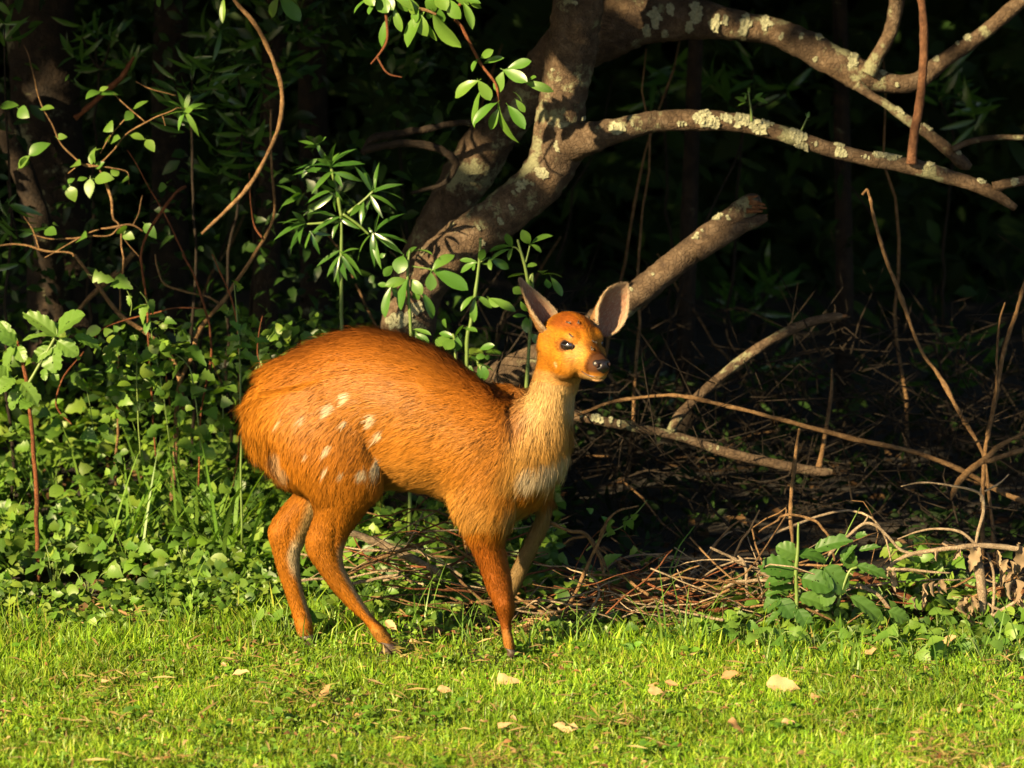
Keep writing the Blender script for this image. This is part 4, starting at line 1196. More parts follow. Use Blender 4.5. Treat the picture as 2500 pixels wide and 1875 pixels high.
narrow_clump(30, 560, 1.2, 9, .07, 'narrow-leaved bush beside the mossy slanting limb', hubs=[(20, 520), (45, 590), (10, 60)])
for lx, hubs, lab in ((1840, [(1840, 720), (1790, 745), (1880, 690)], 'dim narrow-leaved bush behind the dead upright branch'), (1910, [(1910, 900), (1960, 930), (1870, 920)], 'dim narrow-leaved bush behind the crossing dead branches'),
                      (2310, [(2310, 850), (2360, 840), (2270, 900), (2400, 900)], 'dim leafy bush behind the bare leaning stems'), (1750, [(1740, 180), (1840, 170), (1920, 225), (1780, 240)], 'dim narrow-leaved bush between the two lichened limbs'),
                      (2290, [(2290, 225), (2330, 240), (2380, 280)], 'dim narrow-leaved bush behind the red upright shoot'), (1010, [(965, 130), (1000, 150), (930, 120)], 'dim narrow-leaved bush beside the hanging leafy twig'),
                      (1640, [(1640, 180), (1600, 200)], 'dim bush in the shade under the thick lichened limb'), (1560, [(1560, 940), (1600, 965), (1530, 920)], 'dim narrow-leaved bush behind the fawn throat')):
    narrow_clump(lx, 0, 2.7 + random.uniform(-.1, .7), 9, .11, lab, hubs=hubs)

YB = .80
bs = thing('broad_leaved_shrub', 'shrub with bright broad leaves in threes on green stems behind the fawn back', 'shrub', base_at(1100, YB))
for pts in ([(1000, 1300, 5), (1003, 900, 5), (1002, 800, 4.5), (1000, 740, 4), (995, 660, 3.5), (1000, 610, 2.5)], [(1140, 1300, 6), (1140, 870, 5), (1150, 790, 5), (1160, 720, 4.5), (1170, 640, 4), (1174, 580, 3)], [(1260, 1300, 6), (1300, 720, 4), (1290, 690, 4), (1280, 640, 4), (1263, 585, 3)],
            [(1005, 650, 2.5), (1040, 655, 2.2), (1056, 660, 2)], [(1172, 640, 2.5), (1190, 630, 2)], [(1275, 620, 2.5), (1262, 606, 2), (1252, 603, 2)], [(1284, 640, 2.5), (1294, 600, 2)], [(1165, 880, 3), (1170, 895, 3), (1180, 890, 2)], [(1120, 1000, 4), (1110, 840, 3), (1105, 815, 2.5)], [(1180, 1000, 4), (1172, 890, 3)]):
    stem(bs, pts, YB, M_STEM)
for b, t, w in [((580, 480), (895, 655), 135), ((575, 480), (738, 308), 105), ((560, 500), (560, 662), 95), ((400, 310), (572, 298), 45), ((350, 560), (268, 832), 125), ((200, 630), (130, 902), 85), ((210, 630), (262, 722), 58), ((345, 570), (158, 600), 85), ((190, 625), (82, 600), 48), ((215, 440), (138, 528), 70),
                ((310, 350), (265, 475), 135), ((480, 680), (592, 912), 85), ((380, 560), (472, 685), 85), ((150, 330), (100, 360), 40), ((340, 360), (400, 250), 70), ((100, 180), (350, 210), 60), ((80, 190), (300, 330), 50), ((420, 650), (430, 750), 70),
                ((950, 710), (820, 802), 52), ((970, 710), (1112, 812), 62), ((960, 740), (934, 945), 68), ((1090, 370), (1268, 458), 72), ((1090, 370), (1095, 472), 42), ((1285, 265), (1095, 265), 52), ((1290, 270), (1240, 148), 62), ((1300, 280), (1245, 382), 58), ((1460, 245), (1638, 138), 74), ((1460, 250), (1562, 292), 52),
                ((1450, 240), (1388, 148), 62), ((1280, 290), (1088, 362), 52), ((1090, 730), (1322, 848), 74), ((1080, 735), (1172, 802), 48), ((980, 410), (810, 470), 60), ((970, 400), (820, 385), 45), ((1000, 420), (1120, 430), 40), ((960, 410), (935, 480), 45), ((1000, 390), (1040, 290), 40),
                ((960, 1320), (1132, 1372), 95), ((1000, 1320), (1050, 1462), 95), ((1000, 1310), (945, 1245), 70), ((1040, 1260), (1092, 1262), 50), ((940, 1380), (878, 1350), 62), ((800, 1080), (790, 1205), 85), ((770, 1085), (632, 1030), 52), ((730, 1080), (605, 1150), 85), ((780, 1080), (850, 970), 55), ((1000, 1190), (1125, 1150), 55), ((700, 1000), (658, 945), 35), ((740, 1010), (720, 945), 30), ((760, 1100), (690, 1190), 80), ((930, 1380), (980, 1440), 70),
                ((850, 1000), (975, 1020), 45), ((820, 1040), (835, 1090), 40), ((400, 1010), (560, 1050), 40), ((420, 1050), (540, 1130), 60), ((390, 1020), (430, 1080), 50), ((960, 1280), (1040, 1230), 60),
                ((1410, 450), (1505, 408), 50), ((1430, 520), (1245, 530), 65), ((1560, 520), (1738, 488), 65), ((1640, 540), (1742, 712), 65), ((1420, 890), (1298, 890), 48), ((1420, 900), (1408, 1015), 62), ((1370, 760), (1420, 862), 62), ((1440, 560), (1460, 680), 70), ((1600, 560), (1620, 640), 50), ((1400, 640), (1310, 680), 60), ((1560, 510), (1570, 450), 40), ((1470, 1050), (1530, 1130), 60)]:
    px_leaf(bs, ZC(b), ZC(t), YB, S_OBOV, M_BROAD, w * .32, spread=.35)

vine = lone('arching_vine', 'bare brown vine arching down in a wide loop', 'vine', [(560, -40, 5), (573, 0, 5), (619, 53, 5.5), (653, 114, 5.5), (680, 182, 6), (689, 235, 6), (685, 289, 6), (664, 353, 5.5), (615, 444, 5.5), (570, 497, 5), (492, 571, 3.5)], .85, M_TWIG, wob=.002)

YW = 1.1
tb = thing('twiggy_bush', 'knobbly twiggy bush with sparse small oval leaves before the mossy trunk', 'bush', base_at(300, YW))
for pts in ([(1130, 690, 4), (1040, 740, 6), (960, 785, 6), (830, 850, 7), (740, 960, 7), (690, 1010, 7), (645, 1065, 8), (690, 1180, 12), (712, 1290, 12), (720, 1390, 10), (760, 1440, 9), (790, 1600, 9), (760, 2300, 10), (740, 3300, 12)],
            [(150, 280, 4), (210, 480, 6), (270, 680, 7), (350, 830, 7), (420, 960, 8), (530, 1050, 9), (640, 1060, 9)], [(870, 530, 4), (1000, 580, 5), (1120, 620, 4)], [(740, 600, 5), (830, 700, 6), (930, 790, 6)], [(650, 980, 4), (720, 870, 6), (810, 760, 5)], [(440, 1110, 4), (530, 1050, 6), (640, 1062, 6), (820, 1110, 5), (845, 1200, 3)],
            [(650, 1470, 8), (740, 1445, 11), (860, 1460, 9), (920, 1492, 6)], [(860, 1460, 5), (890, 1390, 6), (905, 1300, 5), (915, 1260, 3)], [(220, 1510, 4), (400, 1540, 7), (560, 1535, 7), (700, 1505, 6), (760, 1450, 6)], [(-40, 1590, 8), (150, 1575, 9), (300, 1612, 9), (460, 1637, 8), (480, 1660, 7)], [(160, 1400, 4), (220, 1490, 6), (260, 1600, 6)],
            [(1040, 750, 4), (1060, 810, 3)], [(300, 1660, 5), (480, 1560, 6), (640, 1480, 5)], [(1130, 690, 3), (1190, 700, 3)], [(810, 1540, 3), (850, 1600, 4), (890, 1660, 4)]):
    stem(tb, [(*Z1((p[0], p[1])), p[2] * .29) for p in pts], YW, M_TWIG, wob=.010)
for b, t, w in [((640, 590), (555, 602), 48), ((640, 585), (698, 558), 42), ((760, 610), (640, 600), 45), ((860, 700), (952, 648), 62), ((850, 720), (803, 772), 42), ((840, 870), (932, 892), 48), ((940, 900), (992, 972), 48), ((190, 1000), (312, 908), 72), ((0, 690), (118, 670), 64), ((120, 700), (182, 752), 52), ((260, 700), (348, 695), 42),
                ((360, 880), (432, 880), 38), ((590, 1060), (600, 940), 42), ((610, 1150), (733, 1150), 58), ((580, 1150), (575, 1274), 58), ((720, 1130), (762, 1088), 48), ((500, 1160), (562, 1143), 38), ((450, 1200), (472, 1292), 64), ((440, 1180), (475, 1140), 40), ((400, 1200), (432, 1218), 30), ((780, 1170), (824, 1148), 42), ((930, 1440), (998, 1518), 52),
                ((790, 1500), (862, 1532), 48), ((790, 1500), (780, 1452), 42), ((510, 1540), (542, 1512), 42), ((340, 1440), (388, 1445), 40), ((290, 1480), (362, 1502), 62), ((120, 1080), (190, 1000), 60), ((160, 1010), (150, 1090), 50), ((620, 1080), (660, 1040), 35), ((600, 1040), (590, 1000), 40), ((720, 910), (760, 880), 40), ((700, 910), (690, 870), 36), ((690, 800), (705, 830), 30), ((1020, 1210), (1070, 1200), 40), ((1075, 1180), (1100, 1150), 30), ((640, 960), (620, 950), 24), ((470, 1060), (500, 1040), 30), ((-10, 10), (70, 100), 40), ((420, 520), (445, 478), 24)]:
    px_leaf(tb, Z1(b), Z1(t), YW, S_OVAL, M_SMALL, w * .48, .52, spread=.3)
for t in [(1130, 832), (1278, 862), (1335, 695), (1295, 645), (1222, 588), (1138, 578), (1050, 745), (1345, 772), (1240, 700), (1090, 640)]:
    px_leaf(tb, Z1((1190, 715)), Z1(t), YW, S_NARROW, M_SPRAY, 36 * .38, .17)
rs = thing('red_stemmed_bush', 'bush of thin reddish bare stems rising from the weeds', 'bush', base_at(400, .95))
for pts, z in (([(980, 1450, 15), (1060, 1330, 18), (1130, 1240, 17), (1200, 1195, 13)], Z1), ([(980, 1450, 14), (930, 1550, 14), (905, 1659, 13)], Z1), ([(905, 20, 13), (920, 150, 14), (942, 300, 11), (960, 700, 10), (1000, 1300, 10)], Z4), ([(820, 960, 5), (940, 1180, 6), (1060, 1390, 8), (1130, 1530, 9), (1190, 1659, 9)], Z1), ([(1170, 0, 10), (1260, 180, 11), (1320, 380, 12), (1345, 480, 12), (1350, 700, 12), (1290, 1050, 9), (1280, 1500, 9)], Z4),
               ([(1600, 1110, 8), (1610, 1300, 9), (1640, 1450, 9), (1700, 1540, 10)], Z1), ([(610, 530, 5), (700, 460, 7), (860, 410, 8), (1000, 380, 8), (1120, 350, 7), (1310, 352, 6)], Z4), ([(1360, 0, 7), (1440, 170, 8), (1500, 330, 8), (1530, 480, 8), (1545, 750, 9), (1540, 1200, 9), (1500, 1500, 9)], Z4), ([(540, 630, 7), (420, 780, 9), (360, 930, 10), (380, 1020, 9), (460, 1100, 7)], Z4), ([(1040, 590, 7), (1060, 720, 8), (1080, 850, 9), (1100, 1000, 9)], Z4),
               ([(1690, 400, 4), (1660, 520, 6), (1660, 640, 6), (1690, 760, 6)], Z4), ([(1360, 700, 5), (1400, 780, 6), (1430, 830, 4)], Z4), ([(1700, 80, 4), (1780, 480, 0)], Z4)):
    if pts[-1][2] == 0: continue
    stem(rs, [(*z((p[0], p[1])), p[2] * .25) for p in pts], .95, M_TWIG_RED, wob=.004)
gs = thing('grey_sapling', 'pale bare sapling with a bent forking stem behind the fawn rump', 'sapling', base_at(440, 1.0))
stem(gs, [(661, 266, 3.0), (662, 418, 3.4), (668, 513, 3.8), (650, 570, 4.1), (622, 618, 4.5), (566, 708, 5.2), (528, 753, 5.6), (482, 810, 6.0), (467, 867, 6.0), (440, 935, 6.0), (425, 1100, 6.8), (420, 1330, 6.8)], 1.0, M_TWIG, wob=.006)
stem(gs, [(378, 620, 2.2), (384, 650, 2.6), (402, 692, 3.0), (456, 711, 3.0), (501, 722, 3.0), (534, 740, 3.0)], 1.0, M_TWIG, wob=.003)
stem(gs, [(182, 622, 3.8), (228, 685, 5.2), (266, 738, 5.6), (308, 780, 6.0), (360, 814, 6.0), (395, 845, 6.0), (432, 900, 6.0), (450, 1000, 6.0)], 1.0, M_TWIG, wob=.004)
stem(gs, [(186, 765, 3.8), (230, 715, 6.8), (290, 660, 8.2), (330, 615, 6.8)], 1.6, M_TWIG, wob=.004)
lone('orange_stick', 'short orange-brown stick caught slantwise in the twiggy bush', 'stick', [(186, 292, 5), (236, 247, 6), (296, 194, 7), (327, 140, 4)], 1.3, M_TWIG_RED)
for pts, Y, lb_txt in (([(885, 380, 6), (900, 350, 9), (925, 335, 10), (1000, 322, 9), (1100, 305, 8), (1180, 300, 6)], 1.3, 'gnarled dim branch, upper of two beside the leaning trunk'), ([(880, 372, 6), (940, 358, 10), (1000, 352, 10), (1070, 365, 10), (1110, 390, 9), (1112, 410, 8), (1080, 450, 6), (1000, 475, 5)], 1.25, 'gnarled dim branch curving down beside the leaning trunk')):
    lone('gnarled_branch', lb_txt, 'branch', pts, Y, M_BARK_SHADED)

# ---- weeds climbing in the sun
cw = thing('climbing_weed', 'tall weed with toothed heart-shaped leaves climbing through the red stems', 'weed', base_at(380, .85))
for pts in ([(840, 400, 3), (845, 300, 3), (800, 200, 3)], [(1100, 1300, 5), (1050, 900, 5), (980, 560, 4), (950, 320, 4), (900, 240, 3)], [(1300, 1300, 5), (1240, 820, 5), (1190, 700, 4), (1120, 640, 3)], [(900, 1300, 4), (880, 900, 4), (880, 600, 3), (865, 520, 3)], [(1440, 1200, 4), (1430, 900, 3)], [(620, 1250, 4), (560, 900, 3), (500, 760, 3)]):
    stem(cw, [(*Z4((p[0], p[1])), p[2] * .4) for p in pts], .85, M_STEM)
for b, t, w in [((735, 165), (855, 225), 105), ((840, 270), (825, 335), 60), ((945, 330), (850, 362), 80), ((950, 330), (900, 450), 110), ((955, 300), (1002, 385), 80), ((1060, 430), (1135, 442), 62), ((860, 520), (872, 575), 60), ((870, 620), (905, 685), 60), ((1040, 570), (1092, 695), 115), ((1100, 640), (1205, 600), 90), ((1200, 620), (1335, 705), 125), ((1000, 620), (878, 692), 105),
                ((1180, 690), (1108, 805), 115), ((950, 770), (1055, 760), 105), ((900, 790), (1015, 842), 95), ((1390, 900), (1462, 848), 95), ((1460, 850), (1522, 892), 95), ((1420, 950), (1502, 962), 85), ((1250, 1250), (1392, 1292), 135), ((1150, 1210), (1255, 1245), 90), ((540, 1140), (625, 1205), 105), ((1080, 1260), (1145, 1266), 62), ((690, 660), (765, 682), 70), ((700, 730), (752, 765), 60), ((500, 780), (582, 915), 75), ((500, 758), (642, 752), 62),
                ((1120, 940), (1210, 950), 90), ((1000, 1010), (1060, 960), 90), ((1190, 1020), (1120, 1100), 100), ((1340, 1000), (1390, 1060), 90), ((1290, 780), (1380, 800), 100), ((1230, 900), (1320, 870), 90), ((820, 850), (870, 880), 70), ((780, 930), (840, 960), 70), ((960, 480), (920, 460), 80), ((980, 500), (1000, 470), 60), ((600, 140), (720, 170), 90), ((1000, 880), (1060, 900), 80), ((760, 1080), (830, 1100), 80), ((640, 1110), (700, 1160), 80), ((950, 1130), (1010, 1180), 90), ((1390, 1130), (1450, 1170), 90), ((1300, 1150), (1350, 1200), 80)]:
    px_leaf(cw, Z4(b), Z4(t), .85, S_HEART if random.random() < .6 else S_LOBED, M_WEED, w * .34, .86)
sw = thing('lobed_weed', 'slim upright weed with small lobed leaves just behind the fawn rump', 'weed', base_at(585, .60))
stem(sw, [(590, 1330, 3), (588, 1000, 3), (585, 850, 2.5), (577, 760, 2), (572, 690, 1.5)], .60, M_STEM)
for b, t, w in [((1540, 230), (1498, 155), 60), ((1520, 230), (1548, 225), 40), ((1540, 550), (1438, 540), 70), ((1540, 560), (1442, 645), 75), ((1550, 500), (1645, 512), 80), ((1540, 480), (1475, 430), 70), ((1550, 590), (1622, 592), 60), ((1550, 640), (1668, 695), 85), ((1540, 650), (1478, 702), 65), ((1540, 700), (1530, 775), 60), ((1640, 560), (1730, 545), 60), ((1550, 520), (1580, 440), 60), ((1560, 620), (1600, 650), 50), ((1545, 600), (1500, 590), 60)]:
    px_leaf(sw, Z4(b), Z4(t), .60, S_LOBED, M_WEED, w * .38, .92, .015)
iv = thing('trailing_weed', 'trailing weed with small pointed leaves reaching over the brush pile', 'weed', base_at(1500, .32))
stem(iv, [(1430, 1345, 3), (1480, 1303, 2.5), (1520, 1285, 2), (1550, 1255, 1.8), (1580, 1220, 1.2)], .32, M_STEM)
for b, t, w in [((150, 330), (95, 268), 60), ((150, 320), (200, 310), 50), ((160, 340), (150, 420), 60), ((310, 290), (260, 290), 60), ((320, 300), (350, 380), 70), ((340, 280), (400, 258), 50), ((300, 310), (280, 390), 50), ((150, 410), (205, 408), 60), ((130, 650), (248, 575), 90), ((170, 700), (110, 800), 100), ((160, 720), (185, 810), 60), ((20, 240), (-20, 200), 60), ((180, 1020), (200, 1110), 100), ((70, 780), (110, 760), 60)]:
    px_leaf(iv, ZB(b), ZB(t), .32, S_HEART, M_WEED, w * .30, .86, .015)
stem(iv, [(1470, 1500, 3), (1476, 1400, 2.5), (1485, 1380, 2)], .32, M_STEM)

# ---- two broad-leaved saplings with insect-eaten leaves
CHEW = [chewed(s, w_, b_) for s, w_, b_ in ((1, .80, 16), (2, .92, 3), (3, .85, 10), (4, .72, 18), (5, .78, 5), (6, .66, 2))]
bl = thing('broad_leaf_sapling', 'sapling with big pale insect-eaten leaves on a dark stem among sunlit weeds', 'sapling', base_at(92, .72))
stem(bl, [(93, 1420, 6), (92, 1330, 6), (90, 1240, 6), (83, 1100, 5.5), (73, 1000, 5), (62, 920, 5), (50, 870, 4.5), (40, 830, 4)], .72, M_TWIG_RED, wob=.004)
stem(bl, [(66, 940, 4), (95, 890, 4), (125, 840, 4), (138, 818, 3.5)], .72, M_STEM)
for b, t, k, w in [((360, 525), (150, 365), 0, 120), ((365, 520), (530, 380), 1, 160), ((340, 600), (345, 765), 2, 165), ((480, 530), (655, 605), 3, 115), ((340, 530), (145, 545), 5, 80), ((335, 605), (195, 690), 3, 100), ((370, 560), (500, 650), 4, 120), ((110, 575), (-40, 500), 5, 110), ((100, 590), (30, 800), 2, 140), ((110, 600), (155, 690), 4, 80), ((140, 830), (250, 975), 3, 130), ((90, 800), (-30, 890), 0, 120),
                ((150, 840), (60, 1000), 4, 110), ((100, 560), (0, 430), 5, 90), ((60, 830), (-60, 760), 1, 130), ((200, 950), (130, 990), 3, 90), ((390, 510), (300, 440), 4, 80), ((350, 760), (360, 820), 2, 60), ((280, 740), (290, 810), 5, 50)]:
    px_leaf(bl, Z4(b), Z4(t), .72, CHEW, M_BIG, w * .38, .8, .03, .2, k)
rl = thing('broad_leaf_sapling', 'low sapling with big green insect-eaten leaves, coloured as if shaded, beside the brush pile', 'sapling', base_at(1945, .09))
stem(rl, [(1946, 1600, 6), (1945, 1520, 6), (1944, 1440, 5), (1945, 1380, 5), (1947, 1340, 4), (1950, 1275, 2.5)], .09, M_STEM)
stem(rl, [(2045, 1480, 4), (2070, 1400, 3.5), (2093, 1385, 3)], .09, M_STEM)
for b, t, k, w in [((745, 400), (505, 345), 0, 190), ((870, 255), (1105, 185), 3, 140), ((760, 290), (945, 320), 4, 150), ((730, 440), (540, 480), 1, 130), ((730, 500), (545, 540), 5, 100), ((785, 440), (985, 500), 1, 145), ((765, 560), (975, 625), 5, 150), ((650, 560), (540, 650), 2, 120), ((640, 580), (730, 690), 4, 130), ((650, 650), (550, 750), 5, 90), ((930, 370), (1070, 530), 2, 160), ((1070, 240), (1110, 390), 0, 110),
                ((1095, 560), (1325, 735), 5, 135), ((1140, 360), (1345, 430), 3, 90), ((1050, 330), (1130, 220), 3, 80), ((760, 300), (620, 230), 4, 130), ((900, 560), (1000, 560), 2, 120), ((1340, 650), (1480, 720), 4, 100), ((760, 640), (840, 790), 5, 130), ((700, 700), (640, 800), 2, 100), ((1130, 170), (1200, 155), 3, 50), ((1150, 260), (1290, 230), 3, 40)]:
    px_leaf(rl, Z8(b), Z8(t), .09, CHEW, M_BIG_SHADED, w * .38, .8, .02, .16, k)

# ================================================================== canes, dead branches, sticks
lone('long_cane', 'long thin brown cane slanting across the dark hollow behind the fawn chest', 'cane', [(1330, 1040, 4), (1430, 1005, 4), (1500, 980, 4), (1590, 967, 4), (1660, 967, 4.5), (1774, 990, 5), (1926, 1030, 5.5), (2078, 1070, 6), (2230, 1103, 6), (2350, 1150, 6.5), (2440, 1200, 6.5), (2520, 1235, 6.5), (2700, 1330, 6)], .85, M_TWIG, wob=.002)
lone('upright_stick', 'thin upright stick standing through the low broad-leaved sapling', 'stick', [(1953, 1047, 3.5), (1942, 1110, 4), (1934, 1180, 4.5), (1933, 1250, 4.5), (1938, 1330, 4.5), (1945, 1520, 5)], .34, M_TWIG)
rst = [('leaning bare stem with a hooked tip that bends twice on its way down', [(2104, 476, 3), (2112, 467, 3.5), (2119, 470, 3.5), (2135, 539, 4), (2161, 628, 4.5), (2192, 700, 4.5), (2222, 791, 4.5), (2252, 863, 4.5), (2294, 920, 5), (2344, 1011, 5), (2400, 1114, 4), (2420, 1250, 4), (2430, 1380, 4)]),
       ('tall bare stem joined by a thin side twig near the forked dead branch', [(2520, 640, 5), (2500, 700, 5), (2480, 765, 5.5), (2450, 860, 6), (2432, 960, 6), (2412, 1060, 5.5), (2403, 1115, 5), (2400, 1250, 5), (2398, 1380, 5)])]
for lab, pts in rst: lone('bare_stem', lab, 'stem', pts, .80, M_TWIG, wob=.003)
lone('thin_twig', 'thin upright twig close beside the tall bare stem', 'twig', [(2454, 738, 1.5), (2443, 775, 2.5), (2437, 840, 3), (2433, 943, 3), (2425, 1010, 3)], .795, M_TWIG)
fb = thing('forked_dead_branch', 'forked dead branch with a sharp broken lower tip hanging near the tall bare stems', 'branch', P(2321, 1220, .70))
stem(fb, [(2321, 1221, 1.5), (2330, 1195, 8), (2345, 1170, 9.5), (2375, 1142, 9), (2404, 1122, 8), (2438, 1091, 6), (2470, 1072, 5), (2495, 1060, 5), (2600, 990, 5)], .70, M_TWIG, wob=.003)
stem(fb, [(2398, 1128, 7), (2425, 1122, 7), (2460, 1110, 7), (2500, 1098, 7), (2650, 1060, 6)], .70, M_TWIG, wob=.003)
db = thing('withered_branch', 'pale grey dead branch with curled withered leaves lying above the weeds', 'branch', base_at(2400, .16))
YD = .16
for pts in ([(2620, 1350, 7), (2500, 1342, 7), (2440, 1336, 7), (2393, 1334, 7), (2305, 1340, 6), (2230, 1352, 5.5), (2190, 1370, 5), (2170, 1390, 4), (2165, 1415, 3)], [(2252, 1355, 4), (2203, 1344, 4), (2169, 1310, 4), (2138, 1283, 4), (2108, 1279, 4), (2070, 1310, 4), (2032, 1347, 4), (2010, 1365, 3)], [(2108, 1279, 3), (2120, 1260, 2)],
            [(2386, 1332, 4), (2343, 1298, 3.5), (2287, 1290, 3), (2240, 1298, 2.5), (2192, 1316, 1.5)], [(2384, 1335, 4), (2390, 1290, 4), (2402, 1245, 4.5), (2393, 1205, 4), (2325, 1186, 3), (2249, 1178, 2.5), (2199, 1187, 1.5)], [(2398, 1225, 3), (2395, 1190, 2)], [(2405, 1200, 3), (2440, 1180, 2.5), (2464, 1158, 2)], [(2385, 1340, 14), (2388, 1380, 14), (2396, 1430, 12), (2400, 1500, 8)], [(2410, 1350, 3), (2425, 1400, 3.5), (2425, 1480, 4), (2410, 1560, 4)],
            [(2150, 1390, 5), (2230, 1392, 4), (2320, 1400, 2)], [(2390, 1460, 4), (2440, 1490, 4), (2500, 1510, 4), (2560, 1530, 4)], [(2350, 1550, 4), (2430, 1500, 5), (2530, 1440, 5)], [(2090, 1425, 6), (2140, 1450, 5), (2175, 1490, 4)], [(2320, 1340, 3), (2300, 1325, 2)]):
    stem(db, pts, YD, M_TWIG_GREY, wob=.004)
for b, t in [((1385, 370), (1360, 440)), ((1360, 400), (1405, 500)), ((1350, 420), (1350, 480)), ((1670, 265), (1640, 330)), ((1800, 250), (1745, 320)), ((1810, 250), (1800, 305)), ((1920, 240), (1860, 380)), ((2040, 260), (2050, 380)), ((2050, 360), (2070, 500)), ((2110, 320), (2060, 420)), ((2120, 330), (2150, 430)), ((2190, 215), (2170, 260)), ((2200, 240), (2180, 400)), ((2150, 400), (2100, 470)), ((2160, 450), (2190, 600)), ((2140, 460), (2110, 580)), ((2180, 500), (2200, 650)),
             ((1560, 500), (1540, 600)), ((1600, 470), (1570, 560)), ((1640, 460), (1620, 560)), ((1580, 560), (1560, 660)), ((1680, 450), (1700, 520)), ((1830, 560), (1790, 650)), ((1850, 560), (1850, 700)), ((1830, 600), (1830, 760)), ((1880, 560), (1910, 660)), ((1520, 560), (1500, 640)), ((1660, 470), (1660, 540)), ((1380, 440), (1370, 500)), ((2130, 520), (2150, 620)), ((1880, 620), (1880, 720))]:
    px_leaf(db, Z8(b), Z8(t), YD - .01, S_CURL, M_DRYGREY, None, depth=.02, spread=.8)

ARCS = [('arched dry twig over the low broad-leaved sapling', [(1850, 1296, 1.5), (1868, 1284, 2.5), (1895, 1272, 3), (1905, 1262, 3.2), (1933, 1259, 3.5), (1983, 1270, 3.5), (2005, 1288, 3.5), (2022, 1310, 3), (2040, 1370, 3)], 0.21, M_TWIG),
        ('tall curved twig arching beside the raised foreleg', [(1560, 1237, 2), (1515, 1245, 3), (1488, 1262, 4), (1470, 1290, 4.5), (1452, 1340, 4.5), (1420, 1420, 4.5), (1370, 1510, 4)], 0.24, M_TWIG),
        ('arching dry twig with a long drooping end in the brush', [(1340, 1275, 4), (1390, 1295, 4.5), (1420, 1297, 5), (1448, 1330, 4.5), (1470, 1380, 4), (1480, 1440, 4), (1490, 1500, 4)], 0.26, M_TWIG),
        ('small arch of bare twig below the bent stick', [(1375, 1330, 3), (1400, 1315, 3.5), (1440, 1315, 3.5), (1465, 1350, 3), (1490, 1400, 2)], 0.28, M_TWIG),
        ('pale forked twig pointing up out of the brush pile', [(1736, 1335, 2.5), (1780, 1358, 4), (1820, 1380, 4.5), (1860, 1398, 5), (1910, 1430, 5)], 0.24, M_TWIG_GREY),
        ('short pale twig curving up beside the forked one', [(1803, 1358, 2.5), (1815, 1372, 3.5), (1822, 1400, 4), (1824, 1440, 4), (1828, 1480, 4), (1830, 1520, 4)], 0.23, M_TWIG_GREY),
        ('thin red twig leaning out of the brush pile', [(1838, 1303, 1.8), (1855, 1325, 2.5), (1875, 1350, 2.5), (1900, 1400, 2.5)], 0.44, M_TWIG_RED),
        ('slanting red twig crossing the brush pile', [(1855, 1245, 2), (1830, 1290, 3), (1800, 1340, 3.2), (1790, 1390, 3.2), (1778, 1450, 3)], 0.31, M_SHADE_STEM),
        ('dark bare twig leaning back into the shade', [(1720, 1212, 2), (1745, 1250, 3), (1780, 1290, 3.5), (1810, 1325, 3.5), (1850, 1370, 3.5)], 0.38, M_SHADE_STEM),
        ('long red-barked stick lying along the brush pile', [(1430, 1422, 4), (1480, 1432, 5.5), (1560, 1455, 6), (1640, 1470, 6.5), (1720, 1485, 7), (1820, 1495, 7.5), (1880, 1503, 6)], 0.22, M_TWIG_RED),
        ('thick pale stick lying among the brush beside the low sapling', [(1775, 1455, 6), (1800, 1480, 9), (1840, 1500, 11), (1880, 1520, 11), (1920, 1540, 9)], 0.21, M_TWIG_GREY),
        ('pale stick bent over like a hoop in the brush', [(1740, 1480, 4), (1752, 1450, 4), (1790, 1425, 4.5), (1830, 1418, 4.5), (1880, 1417, 4), (1930, 1420, 4)], 0.23, M_TWIG_GREY),
        ('thick pinkish fallen stick lying behind the front hoof', [(1275, 1535, 8), (1330, 1540, 11), (1390, 1545, 12), (1450, 1552, 13), (1500, 1560, 9)], 0.22, M_TWIG_GREY),
        ('long tan stick lying in the brush behind the belly', [(855, 1300, 9), (905, 1318, 10), (960, 1345, 10), (1020, 1372, 10), (1075, 1400, 9)], 0.36, M_TWIG_GREY),
        ('stick slanting up out of the brush behind the belly', [(850, 1400, 5), (910, 1372, 6), (990, 1340, 6), (1060, 1318, 5)], 0.33, M_TWIG),
        ('dry straw-coloured stem lying on the weeds by the hind legs', [(850, 1430, 4), (905, 1415, 4.5), (970, 1402, 3)], 0.21, M_TWIG_GREY),
        ('stout red rotten-barked stick behind the low sapling', [(2080, 1405, 9), (2140, 1425, 11), (2200, 1450, 12), (2260, 1480, 10)], 0.28, M_TWIG_RED),
        ('thin dry stick poking from the weeds near the withered branch', [(2330, 1690, 3), (2345, 1660, 4), (2370, 1630, 4), (2388, 1615, 3)], 0.10, M_TWIG),
        ('grass-like bent straw lying under the weeds', [(230, 1480, 3), (300, 1497, 4), (400, 1520, 4), (520, 1545, 3)], 0.30, M_DRY),
        ('long pale straw lying flat on the lawn', [(175, 1637, 2), (280, 1640, 2.5), (380, 1643, 2.5), (460, 1650, 2)], -0.16, M_DRY)]
for lab, pts, Y, mat in ARCS: lone('dry_stick', lab, 'stick', pts, Y, mat, seg=7)

